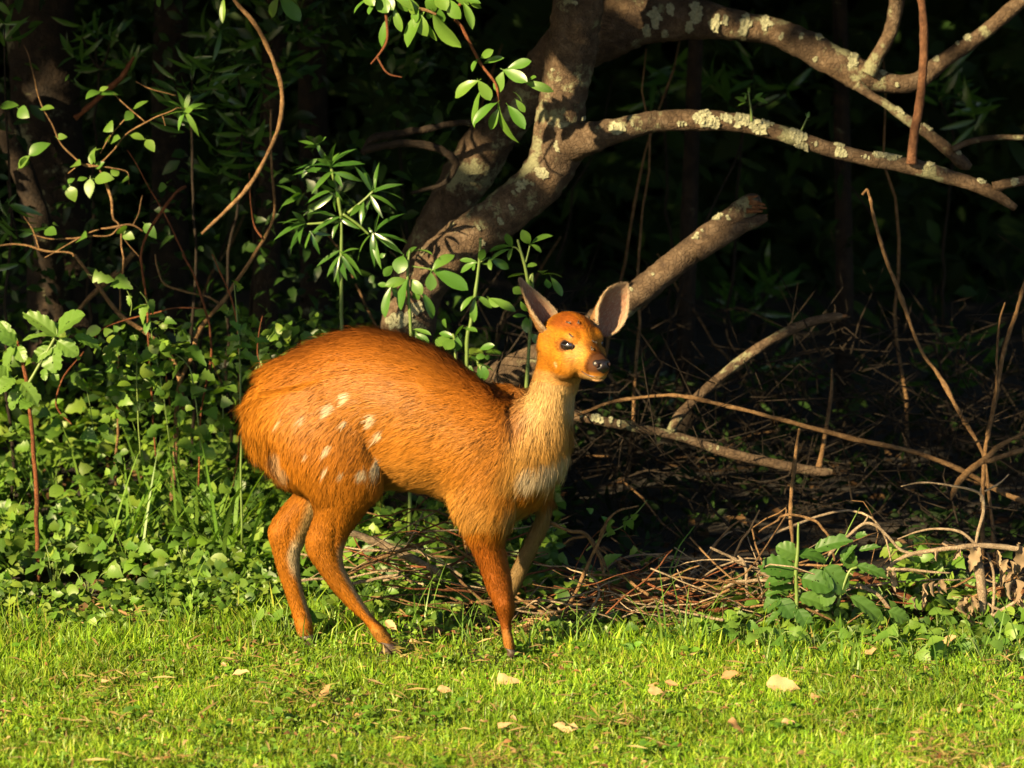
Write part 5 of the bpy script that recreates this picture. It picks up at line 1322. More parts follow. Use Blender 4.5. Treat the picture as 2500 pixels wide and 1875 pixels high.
def brush(n, x0, x1, y0, y1, h, label, group, mats, r0=.0012, r1=.0032, ln=(.12, .42)):
    """loose sticks of a brush pile, each its own object, lying at random on one another"""
    for k in range(n):
        x, y = random.uniform(x0, x1), random.uniform(y0, y1)
        L = random.uniform(*ln); a = random.gauss(0, .60) + (math.pi if random.random() < .5 else 0)
        z0 = float(gz(x, y)) + random.uniform(.006, h)
        tilt = random.gauss(0, .26); bow = random.gauss(0, .07)
        d = Vector((math.cos(a), math.sin(a) * .8, tilt)).normalized(); s = Vector((-d.y, d.x, random.gauss(0, .6)))
        pts = [Vector((x, y, z0)) + d * (L * (t - .5)) + s * (bow * (1 - (2 * t - 1) ** 2)) for t in (0, .33, .66, 1)]
        for q in pts: q.z = max(q.z, float(gz(q.x, q.y)) + .004)
        c = spline([arr(q) for q in pts], 12)
        q0 = c.copy()
        for a_ in range(3): c[:, a_] += (vnoise(q0, 25, 80 + a_) - .5) * .012
        r = random.uniform(r0, r1)
        V, F = tube(c, np.linspace(r, r * .45, 12), 6, .25, k, freq=80)
        lo = V[np.argmin(V[:, 2])]
        o = add('dry_stick', make_mesh('dry_stick', V - lo, F), random.choice(mats), loc=Vector(lo))
        tag(o, label, 'stick', group)
BM = [M_TWIG, M_TWIG, M_TWIG_RED, M_TWIG_GREY, M_TWIG_GREY]
brush(125, .14, .64, .14, .38, .10, 'thin dry stick in the low brush pile beside the broad-leaved sapling', 'sticks of the brush pile by the sapling', BM)
brush(50, -.32, .0, .25, .52, .17, 'thin dry stick in the brush under the fawn belly', 'sticks in the brush under the belly', BM, ln=(.12, .35))
brush(46, .0, .26, .16, .42, .10, 'thin dry stick in the brush behind the front legs', 'sticks in the brush behind the front legs', BM, ln=(.1, .3))
brush(20, .30, .64, .16, .34, .14, 'dry stick on top of the brush pile beside the broad-leaved sapling', 'top sticks of the brush pile by the sapling', BM, .0016, .0036, (.12, .34))
brush(34, .62, 1.05, .16, .42, .09, 'thin dry stick among the weeds under the withered branch', 'sticks under the withered branch', BM)
brush(14, .05, 1.2, 1.2, 2.6, .10, 'bare dark stick lying on the shaded forest floor', 'sticks on the forest floor', [M_TWIG, M_SHADE_STEM], ln=(.3, .8))
for k in range(16):      # bare stems in the dark behind
    x, Y = random.uniform(-.95, 1.15), random.uniform(1.6, 3.2)
    a = random.gauss(0, .35); L = random.uniform(.4, 1.1); zb = float(gz(x, Y))
    c = spline([[x, Y, zb], [x + a * L * .4, Y, zb + L * .45], [x + a * L + random.gauss(0, .08), Y + .05, zb + L]], 14)
    q0 = c.copy()
    for a_ in range(3): c[:, a_] += (vnoise(q0, 9, 90 + a_) - .5) * .05
    V, F = tube(c, np.linspace(.006, .002, 14), 6, .2, k)
    lo = V[np.argmin(V[:, 2])]
    tag(add('bare_stem', make_mesh('bare_stem', V - lo, F), random.choice([M_TWIG, M_SHADE_STEM]), loc=Vector(lo)), 'thin bare stem rising from the shaded forest floor', 'stem', 'bare stems in the shade')

# rotten log, straw heap
V, F = tube(spline([arr(P(2430, 1590, .25)), arr(P(2480, 1575, .27)), arr(P(2560, 1570, .3)), arr(P(2700, 1560, .34))], 40), .040, 18, .35, 5, freq=26)
lo = V[np.argmin(V[:, 2])]
tag(add('rotten_log', make_mesh('rotten_log', V - lo, F, False), M_WOOD, loc=Vector((lo[0], lo[1], 0))), 'crumbling reddish rotten log among weeds at the lawn edge', 'log')
hp = on_ground(1345, 1540)
L = []
for k in range(260):
    a, r_ = random.uniform(0, 6.283), abs(random.gauss(0, .035))
    p0 = hp + Vector((math.cos(a) * r_ * 1.6, math.sin(a) * r_, .004 + .03 * math.exp(-(r_ / .03) ** 2) * random.random()))
    d = Vector((random.gauss(0, 1), random.gauss(0, 1), random.gauss(0, .25))).normalized() * random.uniform(.008, .022)
    V, F = tube(np.array([arr(p0 - d), arr(p0 + Vector((0, 0, .003))), arr(p0 + d)]), random.uniform(.0007, .0016), 4)
    V[:, 2] = np.maximum(V[:, 2], hp.z + .002); L.append((V - arr(hp), F))
V, F = merge(L)
heap = add('straw_heap', make_mesh('straw_heap', V, F, False), M_DRY, loc=hp)
tag(heap, 'small heap of chopped dry straw on the ground behind the front hoof', 'straw', kind='stuff')

# ---- fallen leaves on the lawn
for px, py, L, ang, lab, k in [(790, 1725, .040, 1.2, 'pale upright dry leaf standing in the lawn', 1), (1910, 1712, .066, .15, 'largest curled tan dry leaf on the lawn', 0), (1785, 1690, .042, .4, 'pale dry leaf beside the largest curled leaf', 2), (1990, 1742, .02, .3, 'small tan dry leaf below the largest curled leaf', 3), (955, 1563, .034, -.9, 'pinkish dry leaf by the near hind hoof', 2),
                              (1600, 1722, .03, .2, 'pale dry leaf flat on the lawn', 0), (1640, 1708, .03, -.4, 'orange dry leaf beside the flat pale one', 2), (1590, 1705, .026, .9, 'dark brown dry leaf beside the flat pale one', 1), (1380, 1805, .05, .1, 'large dark curled dead leaf in the near lawn', 1), (2350, 1775, .034, 1.3, 'tan dry leaf upright in the near lawn', 2),
                              (1925, 1808, .03, .4, 'tan dry leaf lying in the near lawn', 0), (1800, 1815, .04, -.5, 'reddish dry leaf lying in the near lawn', 3), (1085, 1715, .03, .2, 'orange dry leaf between hooves and near lawn', 0), (1240, 1690, .05, .5, 'long tan dry stalk piece on the lawn', 3), (590, 1688, .04, .2, 'pinkish dry leaf curled among short grass', 2), (250, 1510, .035, .3, 'tan dry leaf lying at the weed edge', 1), (2310, 1600, .05, 1.2, 'upright tan dry leaf among the weeds', 0), (2120, 1625, .035, .8, 'orange-brown curled leaf under the sapling', 1),
                              (1010, 1600, .02, .3, 'small reddish dry leaf near the hind hoof', 0), (255, 1700, .016, .8, 'tiny dark red leaf in the lawn', 3), (1230, 1800, .03, .9, 'brown curled leaf in the near lawn', 3)]:
    g = on_ground(px, py)
    t = add('fallen_leaf', leaf_mesh(S_FALL, k, M_DRY), None)
    d = Vector((math.cos(ang), -.35, math.sin(ang) * .6)).normalized()
    m = leaf_matrix(g + Vector((0, 0, .030)) - d * L * .45, g + Vector((0, 0, .028)) + d * L * .45, (random.gauss(-.3, .3), random.gauss(-.6, .3), .6), random.uniform(1.0, 1.5))
    t.matrix_basis = m
    tag(t, lab, 'leaf')

# ---- flies on the head
M_FLY, fnt, ffb, _ = new_mat('fly'); ffb.inputs['Base Color'].default_value = (.012, .009, .008, 1); ffb.inputs['Roughness'].default_value = .35
M_WING, wnt, wb, _ = new_mat('fly_wing'); wb.inputs['Base Color'].default_value = (.10, .08, .06, 1); wb.inputs['Roughness'].default_value = .2; wb.inputs['Alpha'].default_value = .6
def surface_near(px, py):
    """front-most skin point of the animal at a photo pixel"""
    k = np.where((np.hypot(BPX - px, BPY - py) < 4))[0]
    i = k[np.argmin(body_co[k][:, 1])] if len(k) else int(np.argmin(np.hypot(BPX - px, BPY - py)))
    return body_co[i], body_no[i]
BPX, BPY = to_px(body_co)
for px, py, ang, lab in [(1396, 819, .6, 'dark fly on the brow just above the eye'), (1389, 789, 1.2, 'fly on the forehead centre'), (1411, 790, -.5, 'fly beside another on the rusty forehead'), (1437, 776, .3, 'fly at the crown near the far ear'), (1449, 837, 1.0, 'fly on the bridge between the eyes'), (1444, 852, .2, 'small fly on the nose bridge')]:
    q, n_ = surface_near(px, py)
    q = q + n_ * .006
    f1 = norm(np.cross(n_, [math.cos(ang), .2, math.sin(ang)])); f2 = np.cross(n_, f1)
    o = thing('fly', lab, 'fly', Vector(q), 'flies on the fawn head')
    ax = (Vector(f1), Vector(f2), Vector(n_))
    bvs, bfs = merge([ball(Vector(q), (.0036, .0016, .0015), 6, ax), ball(Vector(q) + ax[0] * .0042, (.0014, .0015, .0013), 6, ax)])
    part('body', bvs, bfs, M_FLY, o)
    for s in (-1, 1):
        w0 = Vector(q) + ax[2] * .0014
        wv = [w0, w0 - ax[0] * .003 + ax[1] * s * .0032, w0 - ax[0] * .0058 + ax[1] * s * .0022, w0 - ax[0] * .005 + ax[1] * s * .0004]
        part('wing', np.array([arr(x) for x in wv]), [(0, 1, 2, 3)], M_WING, o)
# ================================================================== weeds, ground cover, lawn
def fan_normals(m, up=.7, spread=.5):
    return np.stack([-.25 + RNG.normal(0, spread, m), -.45 + RNG.normal(0, spread, m), up + RNG.normal(0, spread * .5, m)], 1)
def rand_dirs(m, el=0., sp=.4):
    a = RNG.random(m) * 6.283; e = el + RNG.normal(0, sp, m)
    return np.stack([np.cos(a) * np.cos(e), np.sin(a) * np.cos(e), np.sin(e)], 1)
WEEDC = [(.068, .140, .015), (.105, .182, .020), (.140, .205, .028), (.045, .098, .014), (.030, .065, .012)]

def edge_left(x):
    """distance at which lawn turns into weeds"""
    return .20 + .09 * np.sin(x * 3.1 + .6) + .06 * np.sin(x * 9.0)

L = []
def cover(n, x0, x1, y0, y1, hfun, sizes, shapes_, dens=None):
    x = RNG.uniform(x0, x1, n); y = RNG.uniform(y0, y1, n)
    p2 = np.stack([x, y, x * 0], 1)
    keep = (vnoise(p2, 5.0, 21) * .6 + vnoise(p2, 13, 22) * .4) > (dens if dens is not None else .36)
    x, y = x[keep], y[keep]; m = len(x)
    hh = hfun(x, y); z = gz(x, y) + hh * np.sqrt(RNG.random(m)) + .006
    sz = RNG.uniform(*sizes, m)
    nr = fan_normals(m, .70, .58)
    d = rand_dirs(m, -.15, .35)
    col = mixcol(m, *WEEDC)
    for k, sh in enumerate(shapes_):
        s = RNG.integers(0, len(shapes_), m) == k
        if k == 0: s = np.arange(m) % len(shapes_) == 0
        else: s = np.arange(m) % len(shapes_) == k
        L.append(scatter(sh, np.stack([x, y, z], 1)[s], d[s], nr[s], sz[s], col[s]))
LOW = [leaf_shape(PV, 5, .86, .2, .12, .12), leaf_shape(PL, 8, .92, .25, .2, .03), leaf_shape(PE, 4, .6, .25, .15), leaf_shape(PV, 5, .95, .35, .3, .10), leaf_shape(PR, 5, .85, .2, .1)]
cover(6600, -1.45, .10, .42, 1.25, lambda x, y: .035 + .13 * sstep(.42, 1.2, y), (.016, .042), LOW)
cover(4200, -1.6, -.05, 1.15, 2.7, lambda x, y: .16 + .10 * sstep(1.2, 2.2, y), (.022, .052), LOW)
cover(2600, -1.45, -.1, .14, .48, lambda x, y: .02 + .03 * sstep(.15, .45, y), (.010, .028), LOW, .44)
cover(1500, -1.35, -.40, .78, 1.25, lambda x, y: .52 + 0 * x, (.014, .036), LOW, .46)
cover(260, -.05, .30, .25, .6, lambda x, y: .10 + 0 * x, (.016, .036), LOW, .45)
cover(1500, .40, 1.45, .0, .42, lambda x, y: .03 + .05 * sstep(.0, .35, y), (.016, .040), LOW, .36)
cover(420, .75, 1.45, .30, .6, lambda x, y: .13 + 0 * x, (.018, .042), LOW, .4)
cover(260, .05, .55, .05, .25, lambda x, y: .03 + 0 * x, (.012, .026), LOW, .35)
V, F, C = merge_arr(L)
gc = add('ground_cover', make_mesh('ground_cover', V, F, True, C), M_COVER)
tag(gc, 'low mass of small toothed and heart-shaped weed leaves along the forest edge', 'weeds', kind='stuff')

# larger single weeds in front of the mass, leaf by leaf
def weed(px, py, label, n, size, shape, h):
    g = on_ground(px, py)
    t = thing('leafy_weed', label, 'weed', g, 'leafy weeds along the lawn edge')
    for k in range(n):
        a = random.uniform(0, 6.283); r_ = random.uniform(.01, .055)
        top = g + Vector((math.cos(a) * r_, math.sin(a) * r_ * .8, random.uniform(.3, 1) * h))
        c = spline([arr(g), arr(g * .4 + top * .6 + Vector((0, 0, .015))), arr(top)], 6)
        V, F = tube(c, .0011, 4, caps=False); part('stalk', V, F, M_STEM, t)
        d = Vector((math.cos(a), math.sin(a), random.gauss(-.15, .3))).normalized()
        leaf(t, top, top + d * size * random.uniform(.65, 1.15), rnd_normal(.35), shape, M_WEED)
WL = ['leafy weed with toothed leaves in the sunny weed bank', 'leafy weed with lobed leaves in the sunny weed bank']
for k, (px, py) in enumerate([(40, 1470), (130, 1440), (215, 1470), (300, 1430), (380, 1470), (455, 1440), (530, 1480), (600, 1450), (60, 1390), (180, 1370), (340, 1380), (480, 1390), (560, 1400), (640, 1500), (700, 1560), (250, 1350), (420, 1340), (110, 1320), (20, 1330), (540, 1330)]):
    weed(px, py, WL[k % 2], random.randint(5, 8), random.uniform(.030, .048), S_HEART if k % 2 == 0 else S_LOBED, .06 + .0009 * max(0, 1480 - py))
for px, py in [(820, 1530), (900, 1510), (1000, 1480), (1060, 1500), (880, 1440), (960, 1420)]:
    weed(px, py, 'leafy weed with rounded leaves between the hind and front legs', random.randint(5, 7), random.uniform(.024, .036), S_OVAL if random.random() < .5 else S_HEART, .06)
for px, py in [(1000, 1370), (1080, 1400), (1120, 1350), (1180, 1450)]:
    weed(px, py, 'leafy weed in the brush under the fawn belly', 6, .035, S_HEART, .13)
for px, py in [(1760, 1560), (1810, 1580), (1870, 1600), (1990, 1600), (2060, 1590), (2140, 1590), (2230, 1620), (2290, 1570), (2350, 1590), (2400, 1620), (2460, 1640), (1700, 1590)]:
    weed(px, py, 'leafy weed at the foot of the brush pile along the lawn', random.randint(5, 8), random.uniform(.026, .042), S_HEART, .055)
for px, py in [(2280, 1500), (2340, 1510), (2420, 1520), (2470, 1540), (2200, 1540)]:
    weed(px, py, 'tall leafy weed growing through the withered branch', 5, .042, S_LOBED, .12)

# tall grass tufts: every blade a part
def blade(p0, d, Ln, w, bend):
    n = 7; V, F = [], []
    side = Vector((-d.y, d.x, 0)).normalized() * w
    p = Vector(p0); v = Vector((d.x * .25, d.y * .25, 1)).normalized()
    for i in range(n + 1):
        u = i / n; ww = side * (1 - u ** 2.2) * (0.7 + .3 * min(1, u * 4))
        V += [arr(p - ww), arr(p + ww)]
        v = (v + Vector((d.x, d.y, -.45)) * bend / n * (0.4 + 1.4 * u)).normalized(); p = p + v * (Ln / n)
    F = [(2 * i, 2 * i + 1, 2 * i + 3, 2 * i + 2) for i in range(n)]
    return np.array(V), F
def tuft(px, py, n, ln, w, label, spread=.03):
    g = on_ground(px, py)
    t = thing('grass_tuft', label, 'grass tuft', g, 'tall grass tufts')
    for k in range(n):
        a = random.uniform(0, 6.283); d = Vector((math.cos(a), math.sin(a) * .7, 0)).normalized()
        p0 = g + Vector((random.gauss(0, spread), random.gauss(0, spread * .6), -.005))
        V, F = blade(p0, d, random.uniform(*ln), w * random.uniform(.6, 1.2), random.uniform(.2, 1.5))
        part('blade', V, F, M_BLADE, t)
for px, py, n, ln, w, lab, sp in [(470, 1400, 22, (.2, .42), .0050, 'tall broad-bladed grass tuft in the weed bank by the fawn rump', .035), (560, 1420, 18, (.2, .42), .0055, 'broad-bladed grass tuft leaning behind the hind leg', .03), (300, 1420, 18, (.2, .40), .0042, 'tall grass tuft in the middle of the weed bank', .04), (150, 1350, 16, (.2, .40), .0036, 'fine tall grass tuft beside the big-leaved sapling', .04), (390, 1330, 12, (.25, .42), .0050, 'tall grass tuft with an upright wide blade', .03),
                                  (30, 1400, 16, (.10, .26), .0028, 'fine grass tuft at the foot of the big-leaved sapling', .04), (500, 1500, 22, (.06, .16), .0022, 'fine short grass tuft at the weed edge', .04), (880, 1500, 14, (.10, .22), .0018, 'thin grass tuft between the hind legs and front legs', .04), (1000, 1540, 16, (.07, .18), .0018, 'thin grass tuft in front of the belly brush', .05), (1120, 1575, 16, (.06, .15), .0016, 'thin grass tuft left of the front hoof', .04),
                                  (1330, 1585, 22, (.06, .15), .0016, 'thin grass tuft shaded beside the front hoof', .06), (1440, 1590, 20, (.05, .13), .0016, 'thin shaded grass tuft beyond the front hoof', .05), (1650, 1590, 34, (.10, .24), .0022, 'dark upright grass tuft beside the brush pile', .04), (1900, 1640, 26, (.06, .18), .0020, 'grass tuft before the low broad-leaved sapling', .05), (2010, 1650, 22, (.06, .16), .0020, 'grass tuft beneath the low broad-leaved sapling', .05), (2150, 1660, 16, (.05, .14), .0018, 'grass tuft at the weed edge near the rotten log', .05), (2420, 1640, 20, (.06, .20), .0022, 'grass tuft beside the rotten log', .04), (2300, 1620, 14, (.05, .16), .0020, 'grass tuft under the withered branch', .05), (760, 1585, 20, (.04, .10), .0015, 'short grass tuft at the far hind hoof', .05), (640, 1580, 20, (.04, .11), .0016, 'short grass tuft behind the hind legs', .05)]:
    t_lab = lab.replace('left of', 'before')
    tuft(px, py, n, ln, w, t_lab, sp)
for pts, lab in (([(1600, 1490, 2.5), (1630, 1400, 2.5), (1660, 1330, 2), (1697, 1283, 1)], 'long thin grass blade arching up before the dark hollow'), ([(1615, 1480, 2.5), (1640, 1400, 2), (1670, 1338, 1)], 'shorter thin grass blade before the dark hollow'), ([(1990, 1480, 1.6), (2030, 1370, 1.6), (2070, 1300, 1.8), (2100, 1240, 1)], 'grass seed stalk standing beside the insect-eaten leaf'), ([(1960, 1500, 1.5), (2000, 1400, 1.5), (2035, 1340, 1)], 'fine grass stalk crossing the big leaves'),
                 ([(1170, 1590, 1.4), (1130, 1540, 1.4), (1085, 1470, 1)], 'seed stalk leaning before the front leg'), ([(1320, 1600, 1.4), (1310, 1540, 1.4), (1290, 1480, 1)], 'seed stalk standing beyond the front leg'), ([(1470, 1590, 1.4), (1430, 1530, 1.4), (1390, 1480, 1)], 'seed stalk leaning over the fallen stick'), ([(420, 1640, 1.5), (412, 1500, 1.5), (405, 1400, 1)], 'tall thin grass stalk before the weed bank')):
    lone('grass_stalk', lab, 'grass', pts, .35 if pts[0][1] < 1510 else .02, M_BLADE, seg=4, rough=.0)

# lawn: single blades, denser in view
HOOVES = [(P(950, 1590, YN).x, YN), (P(750, 1570, YF).x, YF), (P(1247, 1600, YN).x, YN)]
def lawn(n, x0, x1, y0, y1, h0, h1):
    x = RNG.uniform(x0, x1, n); y = RNG.uniform(y0, y1, n)
    lim = np.where(x < -.25, edge_left(x) + .08, .06 + .05 * np.sin(x * 5))
    p2 = np.stack([x, y, x * 0], 1)
    patch = vnoise(p2, 4, 31) * .55 + vnoise(p2, 14, 32) * .45
    keep = (y < lim + RNG.normal(0, .10, n)) & (RNG.random(n) < .35 + 1.3 * np.clip(patch - .12, 0, 1))
    x, y, patch = x[keep], y[keep], patch[keep]; m = len(x)
    z = gz(x, y)
    edge = sstep(-.35, .25, y)
    Ln = RNG.uniform(h0, h1, m) * (.50 + 1.0 * patch) * (1 + 1.5 * edge * RNG.random(m) ** 3)
    for hx_, hy_ in HOOVES: Ln = Ln * (1 - .62 * np.exp(-(((x - hx_) / .05) ** 2 + ((y - hy_ + .03) / .06) ** 2)))
    a = RNG.random(m) * 6.283; lean = np.abs(RNG.normal(.55, .32, m))
    d = np.stack([np.cos(a), np.sin(a), 0 * a], 1)
    side = np.stack([-np.sin(a), np.cos(a), 0 * a], 1)
    tw = RNG.normal(0, .8, m)[:, None]; side = norm(side * np.cos(tw) + d * np.sin(tw))
    w = RNG.uniform(.0008, .0024, m)[:, None]
    p0 = np.stack([x, y, z - .003], 1)
    up = np.array([0, 0, 1.0])
    p1 = p0 + (up + d * (lean * .35)[:, None]) * (Ln * .5)[:, None]
    p2_ = p1 + norm(up * .75 + d * (lean * 1.5)[:, None]) * (Ln * .55)[:, None]
    V = np.stack([p0 - side * w, p0 + side * w, p1 - side * w * .9, p1 + side * w * .9, p2_], 1).reshape(-1, 3)
    b = (np.arange(m) * 5)[:, None]
    T = np.stack([b + np.array([0, 1, 3]), b + np.array([0, 3, 2]), b + np.array([2, 3, 4])], 1).reshape(-1, 3)
    col = mixcol(m, (.108, .215, .011), (.155, .255, .014), (.200, .275, .022), (.068, .145, .010), (.26, .20, .06), wts=[.30, .32, .18, .13, .07])
    col = col * (.80 + .42 * sstep(.25, .7, vnoise(np.stack([x, y, 0 * x], 1), 6.5, 35)))[:, None]
    warm = sstep(.1, .9, vnoise(np.stack([x, y, 0 * x], 1), 2.2, 33))[:, None]
    col = col * (1 - .25 * warm) + col * np.array([1.35, 1.08, 1.1]) * .25 * warm * 1.0
    C = np.repeat(col[:, None, :], 5, 1) * np.array([.75, .75, 1, 1, 1.08])[None, :, None]
    return V, T, C.reshape(-1, 3)
LL = [lawn(135000, -1.15, 1.15, -1.15, .62, .014, .036), lawn(30000, -2.6, 2.6, -2.0, .6, .014, .034)]
# clover-like small leaves, straws and leaf scraps between the blades
def bits(n, shp, sz, cols, zr, flat=.8, ws=1.0):
    x = RNG.uniform(-1.25, 1.25, n); y = RNG.uniform(-1.25, .45, n)
    p = np.stack([x, y, gz(x, y) + RNG.uniform(*zr, n)], 1)
    return scatter(shp, p, rand_dirs(n, 0, .25), np.stack([RNG.normal(-.15, .4, n), RNG.normal(-.3, .4, n), np.full(n, flat)], 1), RNG.uniform(*sz, n), mixcol(n, *cols), np.full(n, ws))
LL.append(bits(24000, leaf_shape(PE, 2, .7, .2, .1), (.005, .013), [(.09, .19, .018), (.14, .23, .03), (.10, .17, .02)], (.004, .022)))
LL.append(bits(2200, leaf_shape(PN, 2, .10, .2, .1), (.008, .050), [(.24, .17, .07), (.18, .12, .05), (.30, .23, .11)], (.006, .030)))
LL.append(bits(1100, leaf_shape(PE, 3, .6, .7, .2), (.006, .016), [(.20, .10, .04), (.25, .15, .07), (.11, .04, .018), (.30, .21, .11)], (.010, .028)))
# low rosettes of lawn weeds, and dry thatch gathered in worn patches
cx, cy = RNG.uniform(-1.2, 1.2, 90), RNG.uniform(-1.2, .3, 90)
x = np.repeat(cx, 14) + RNG.normal(0, .014, 90 * 14); y = np.repeat(cy, 14) + RNG.normal(0, .014, 90 * 14); n = len(x)
LL.append(scatter(leaf_shape(PE, 4, .55, .2, .1), np.stack([x, y, gz(x, y) + RNG.uniform(.008, .028, n)], 1), rand_dirs(n, .2, .2), fan_normals(n, 1, .35), RNG.uniform(.010, .024, n), mixcol(n, (.07, .16, .014), (.11, .20, .02), (.05, .12, .012))))
x, y = RNG.uniform(-1.25, 1.25, 26000), RNG.uniform(-1.25, .3, 26000)
kk = vnoise(np.stack([x, y, 0 * x], 1), 5.5, 36) + .3 * vnoise(np.stack([x, y, 0 * x], 1), 20, 37) > .97; x, y = x[kk], y[kk]; n = len(x)
LL.append(scatter(leaf_shape(PN, 2, .12, .2, .1), np.stack([x, y, gz(x, y) + RNG.uniform(.012, .034, n)], 1), rand_dirs(n, .05, .3), fan_normals(n, 1, .4), RNG.uniform(.012, .040, n), mixcol(n, (.22, .15, .055), (.15, .09, .035), (.28, .22, .09), (.14, .15, .03))))
V, F, C = merge_arr(LL)
lw = add('lawn_grass', make_mesh('lawn_grass', V, F, True, C), M_GRASS)
tag(lw, 'short sunlit lawn grass with straw and leaf scraps', 'grass', kind='stuff')

# leaf litter on the soil of the forest edge
n = 5200
x = RNG.uniform(-1.6, 1.7, n); y = RNG.uniform(.1, 3.2, n) ** 1.0
kk = (x < .0) | (y < .75) | (RNG.random(n) < .25); x, y = x[kk], y[kk]; n = len(x)
p = np.stack([x, y, gz(x, y) + RNG.uniform(.003, .016, n)], 1)
V, F, C = scatter(leaf_shape(PE, 3, .5, .6, .25), p, rand_dirs(n, 0, .15), np.stack([RNG.normal(0, .35, n), RNG.normal(-.2, .35, n), np.ones(n)], 1), RNG.uniform(.015, .05, n), mixcol(n, (.05, .028, .013), (.085, .05, .024), (.034, .018, .009), (.12, .072, .036)))
li = add('leaf_litter', make_mesh('leaf_litter', V, F, True, C), M_MASS)
tag(li, 'brown fallen leaves covering the forest floor', 'leaf litter', kind='stuff')

# ================================================================== dark wood behind
n = 11600
x = np.concatenate([RNG.uniform(-4.5, 5, 9000), RNG.uniform(-.2, 1.8, 2600)]); y = np.concatenate([RNG.uniform(2.9, 6.5, 9000), RNG.uniform(1.0, 3.0, 2600)])
hmax = .5 + 1.2 * vnoise(np.stack([x, y, 0 * x], 1), .9, 51)
hmax = np.where(y < 2.9, .05 + .22 * sstep(.8, 2.2, y) * vnoise(np.stack([x, y, 0 * x], 1), 4, 53), hmax)
z = gz(x, y) + hmax * RNG.random(n)
p = np.stack([x, y, z], 1)
cl = vnoise(p, 3.0, 52) > .42
p = p[cl]; p = p[RNG.permutation(len(p))]; m = len(p); h_ = m // 2
col = mixcol(m, (.010, .024, .005), (.017, .037, .008), (.007, .015, .004))  # leaf greens lowered so the wood's deep shade is in the colour
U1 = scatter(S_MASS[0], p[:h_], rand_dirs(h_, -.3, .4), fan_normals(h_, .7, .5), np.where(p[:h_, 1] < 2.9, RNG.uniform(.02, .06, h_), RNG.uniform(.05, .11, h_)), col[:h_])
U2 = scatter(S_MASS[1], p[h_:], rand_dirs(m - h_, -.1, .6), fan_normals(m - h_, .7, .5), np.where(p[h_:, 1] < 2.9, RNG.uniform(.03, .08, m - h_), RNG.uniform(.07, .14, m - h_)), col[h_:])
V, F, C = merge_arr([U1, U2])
tag(add('undergrowth', make_mesh('undergrowth', V, F, True, C), M_MASS), 'leafy undergrowth filling the wood, its leaves coloured dark for shade', 'undergrowth', kind='stuff')
n = 30000
x = RNG.uniform(-9, 10, n); y = RNG.uniform(6.3, 9.5, n); z = RNG.uniform(0, 3.2, n)
p = np.stack([x, y, z], 1)
V, F, C = scatter(S_MASS[0], p, rand_dirs(n, -.4, .4), np.stack([RNG.normal(0, .4, n), np.full(n, -1.), RNG.normal(.3, .4, n)], 1), RNG.uniform(.18, .40, n), mixcol(n, (.010, .022, .006), (.016, .034, .009)))  # thicket leaves coloured near black in place of shade
tag(add('far_thicket', make_mesh('far_thicket', V, F, True, C), M_MASS), 'dense thicket closing the wood behind, its leaves coloured dark for shade', 'thicket', kind='stuff')

# near-black twigs added to hide the lit floor and keep the hollow dark
n = 1500
x0 = RNG.uniform(-.15, 1.7, n); y0 = RNG.uniform(.78, 2.3, n); z0 = gz(x0, y0) + .42 * RNG.random(n) ** 1.6
a = RNG.random(n) * 6.283; el = RNG.normal(.25, .5, n); Ln = RNG.uniform(.08, .38, n)
d = np.stack([np.cos(a) * np.cos(el), np.sin(a) * np.cos(el) * .6, np.sin(el)], 1)
bow = RNG.normal(0, .16, (n, 3)) * Ln[:, None]
A = np.stack([x0, y0, z0], 1); pts = [A, A + d * (Ln * .5)[:, None] + bow, A + d * Ln[:, None]]
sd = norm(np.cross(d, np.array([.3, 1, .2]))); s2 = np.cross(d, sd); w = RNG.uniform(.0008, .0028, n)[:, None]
V = np.stack([p_ + k_ for p_, f_ in zip(pts, (1, .8, .4)) for k_ in (sd * w * f_, (-.5 * sd + .87 * s2) * w * f_, (-.5 * sd - .87 * s2) * w * f_)], 1).reshape(-1, 3)
V[:, 2] = np.maximum(V[:, 2], gz(V[:, 0], V[:, 1]) + .002)
q = np.array([(i + j, i + (j + 1) % 3, i + 3 + (j + 1) % 3, i + 3 + j) for i in (0, 3) for j in range(3)])
F = ((np.arange(n) * 9)[:, None, None] + q[None]).reshape(-1, 4)
tag(add('shade_twig_tangle', make_mesh('shade_twig_tangle', V, F), M_SHADE_STEM), 'added near-black tangle of dead twigs that darkens the hollow behind the brush', 'twigs', kind='stuff')
# small leaves between the trunks, greens darkened to paint their shade
n = 5200
p = np.stack([RNG.uniform(-1.5, -.1, n), RNG.uniform(1.45, 2.6, n), RNG.uniform(.25, 1.35, n)], 1)
p = p[vnoise(p, 4.2, 55) * .65 + vnoise(p, 11, 56) * .35 > .50]; n = len(p)
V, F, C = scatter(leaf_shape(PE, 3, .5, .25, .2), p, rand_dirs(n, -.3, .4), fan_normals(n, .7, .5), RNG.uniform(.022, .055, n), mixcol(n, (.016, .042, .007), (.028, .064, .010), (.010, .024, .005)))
tag(add('shade_foliage', make_mesh('shade_foliage', V, F, True, C), M_COVER), 'small leaves coloured dim for shade, hanging thickly between the trunks', 'foliage', kind='stuff')

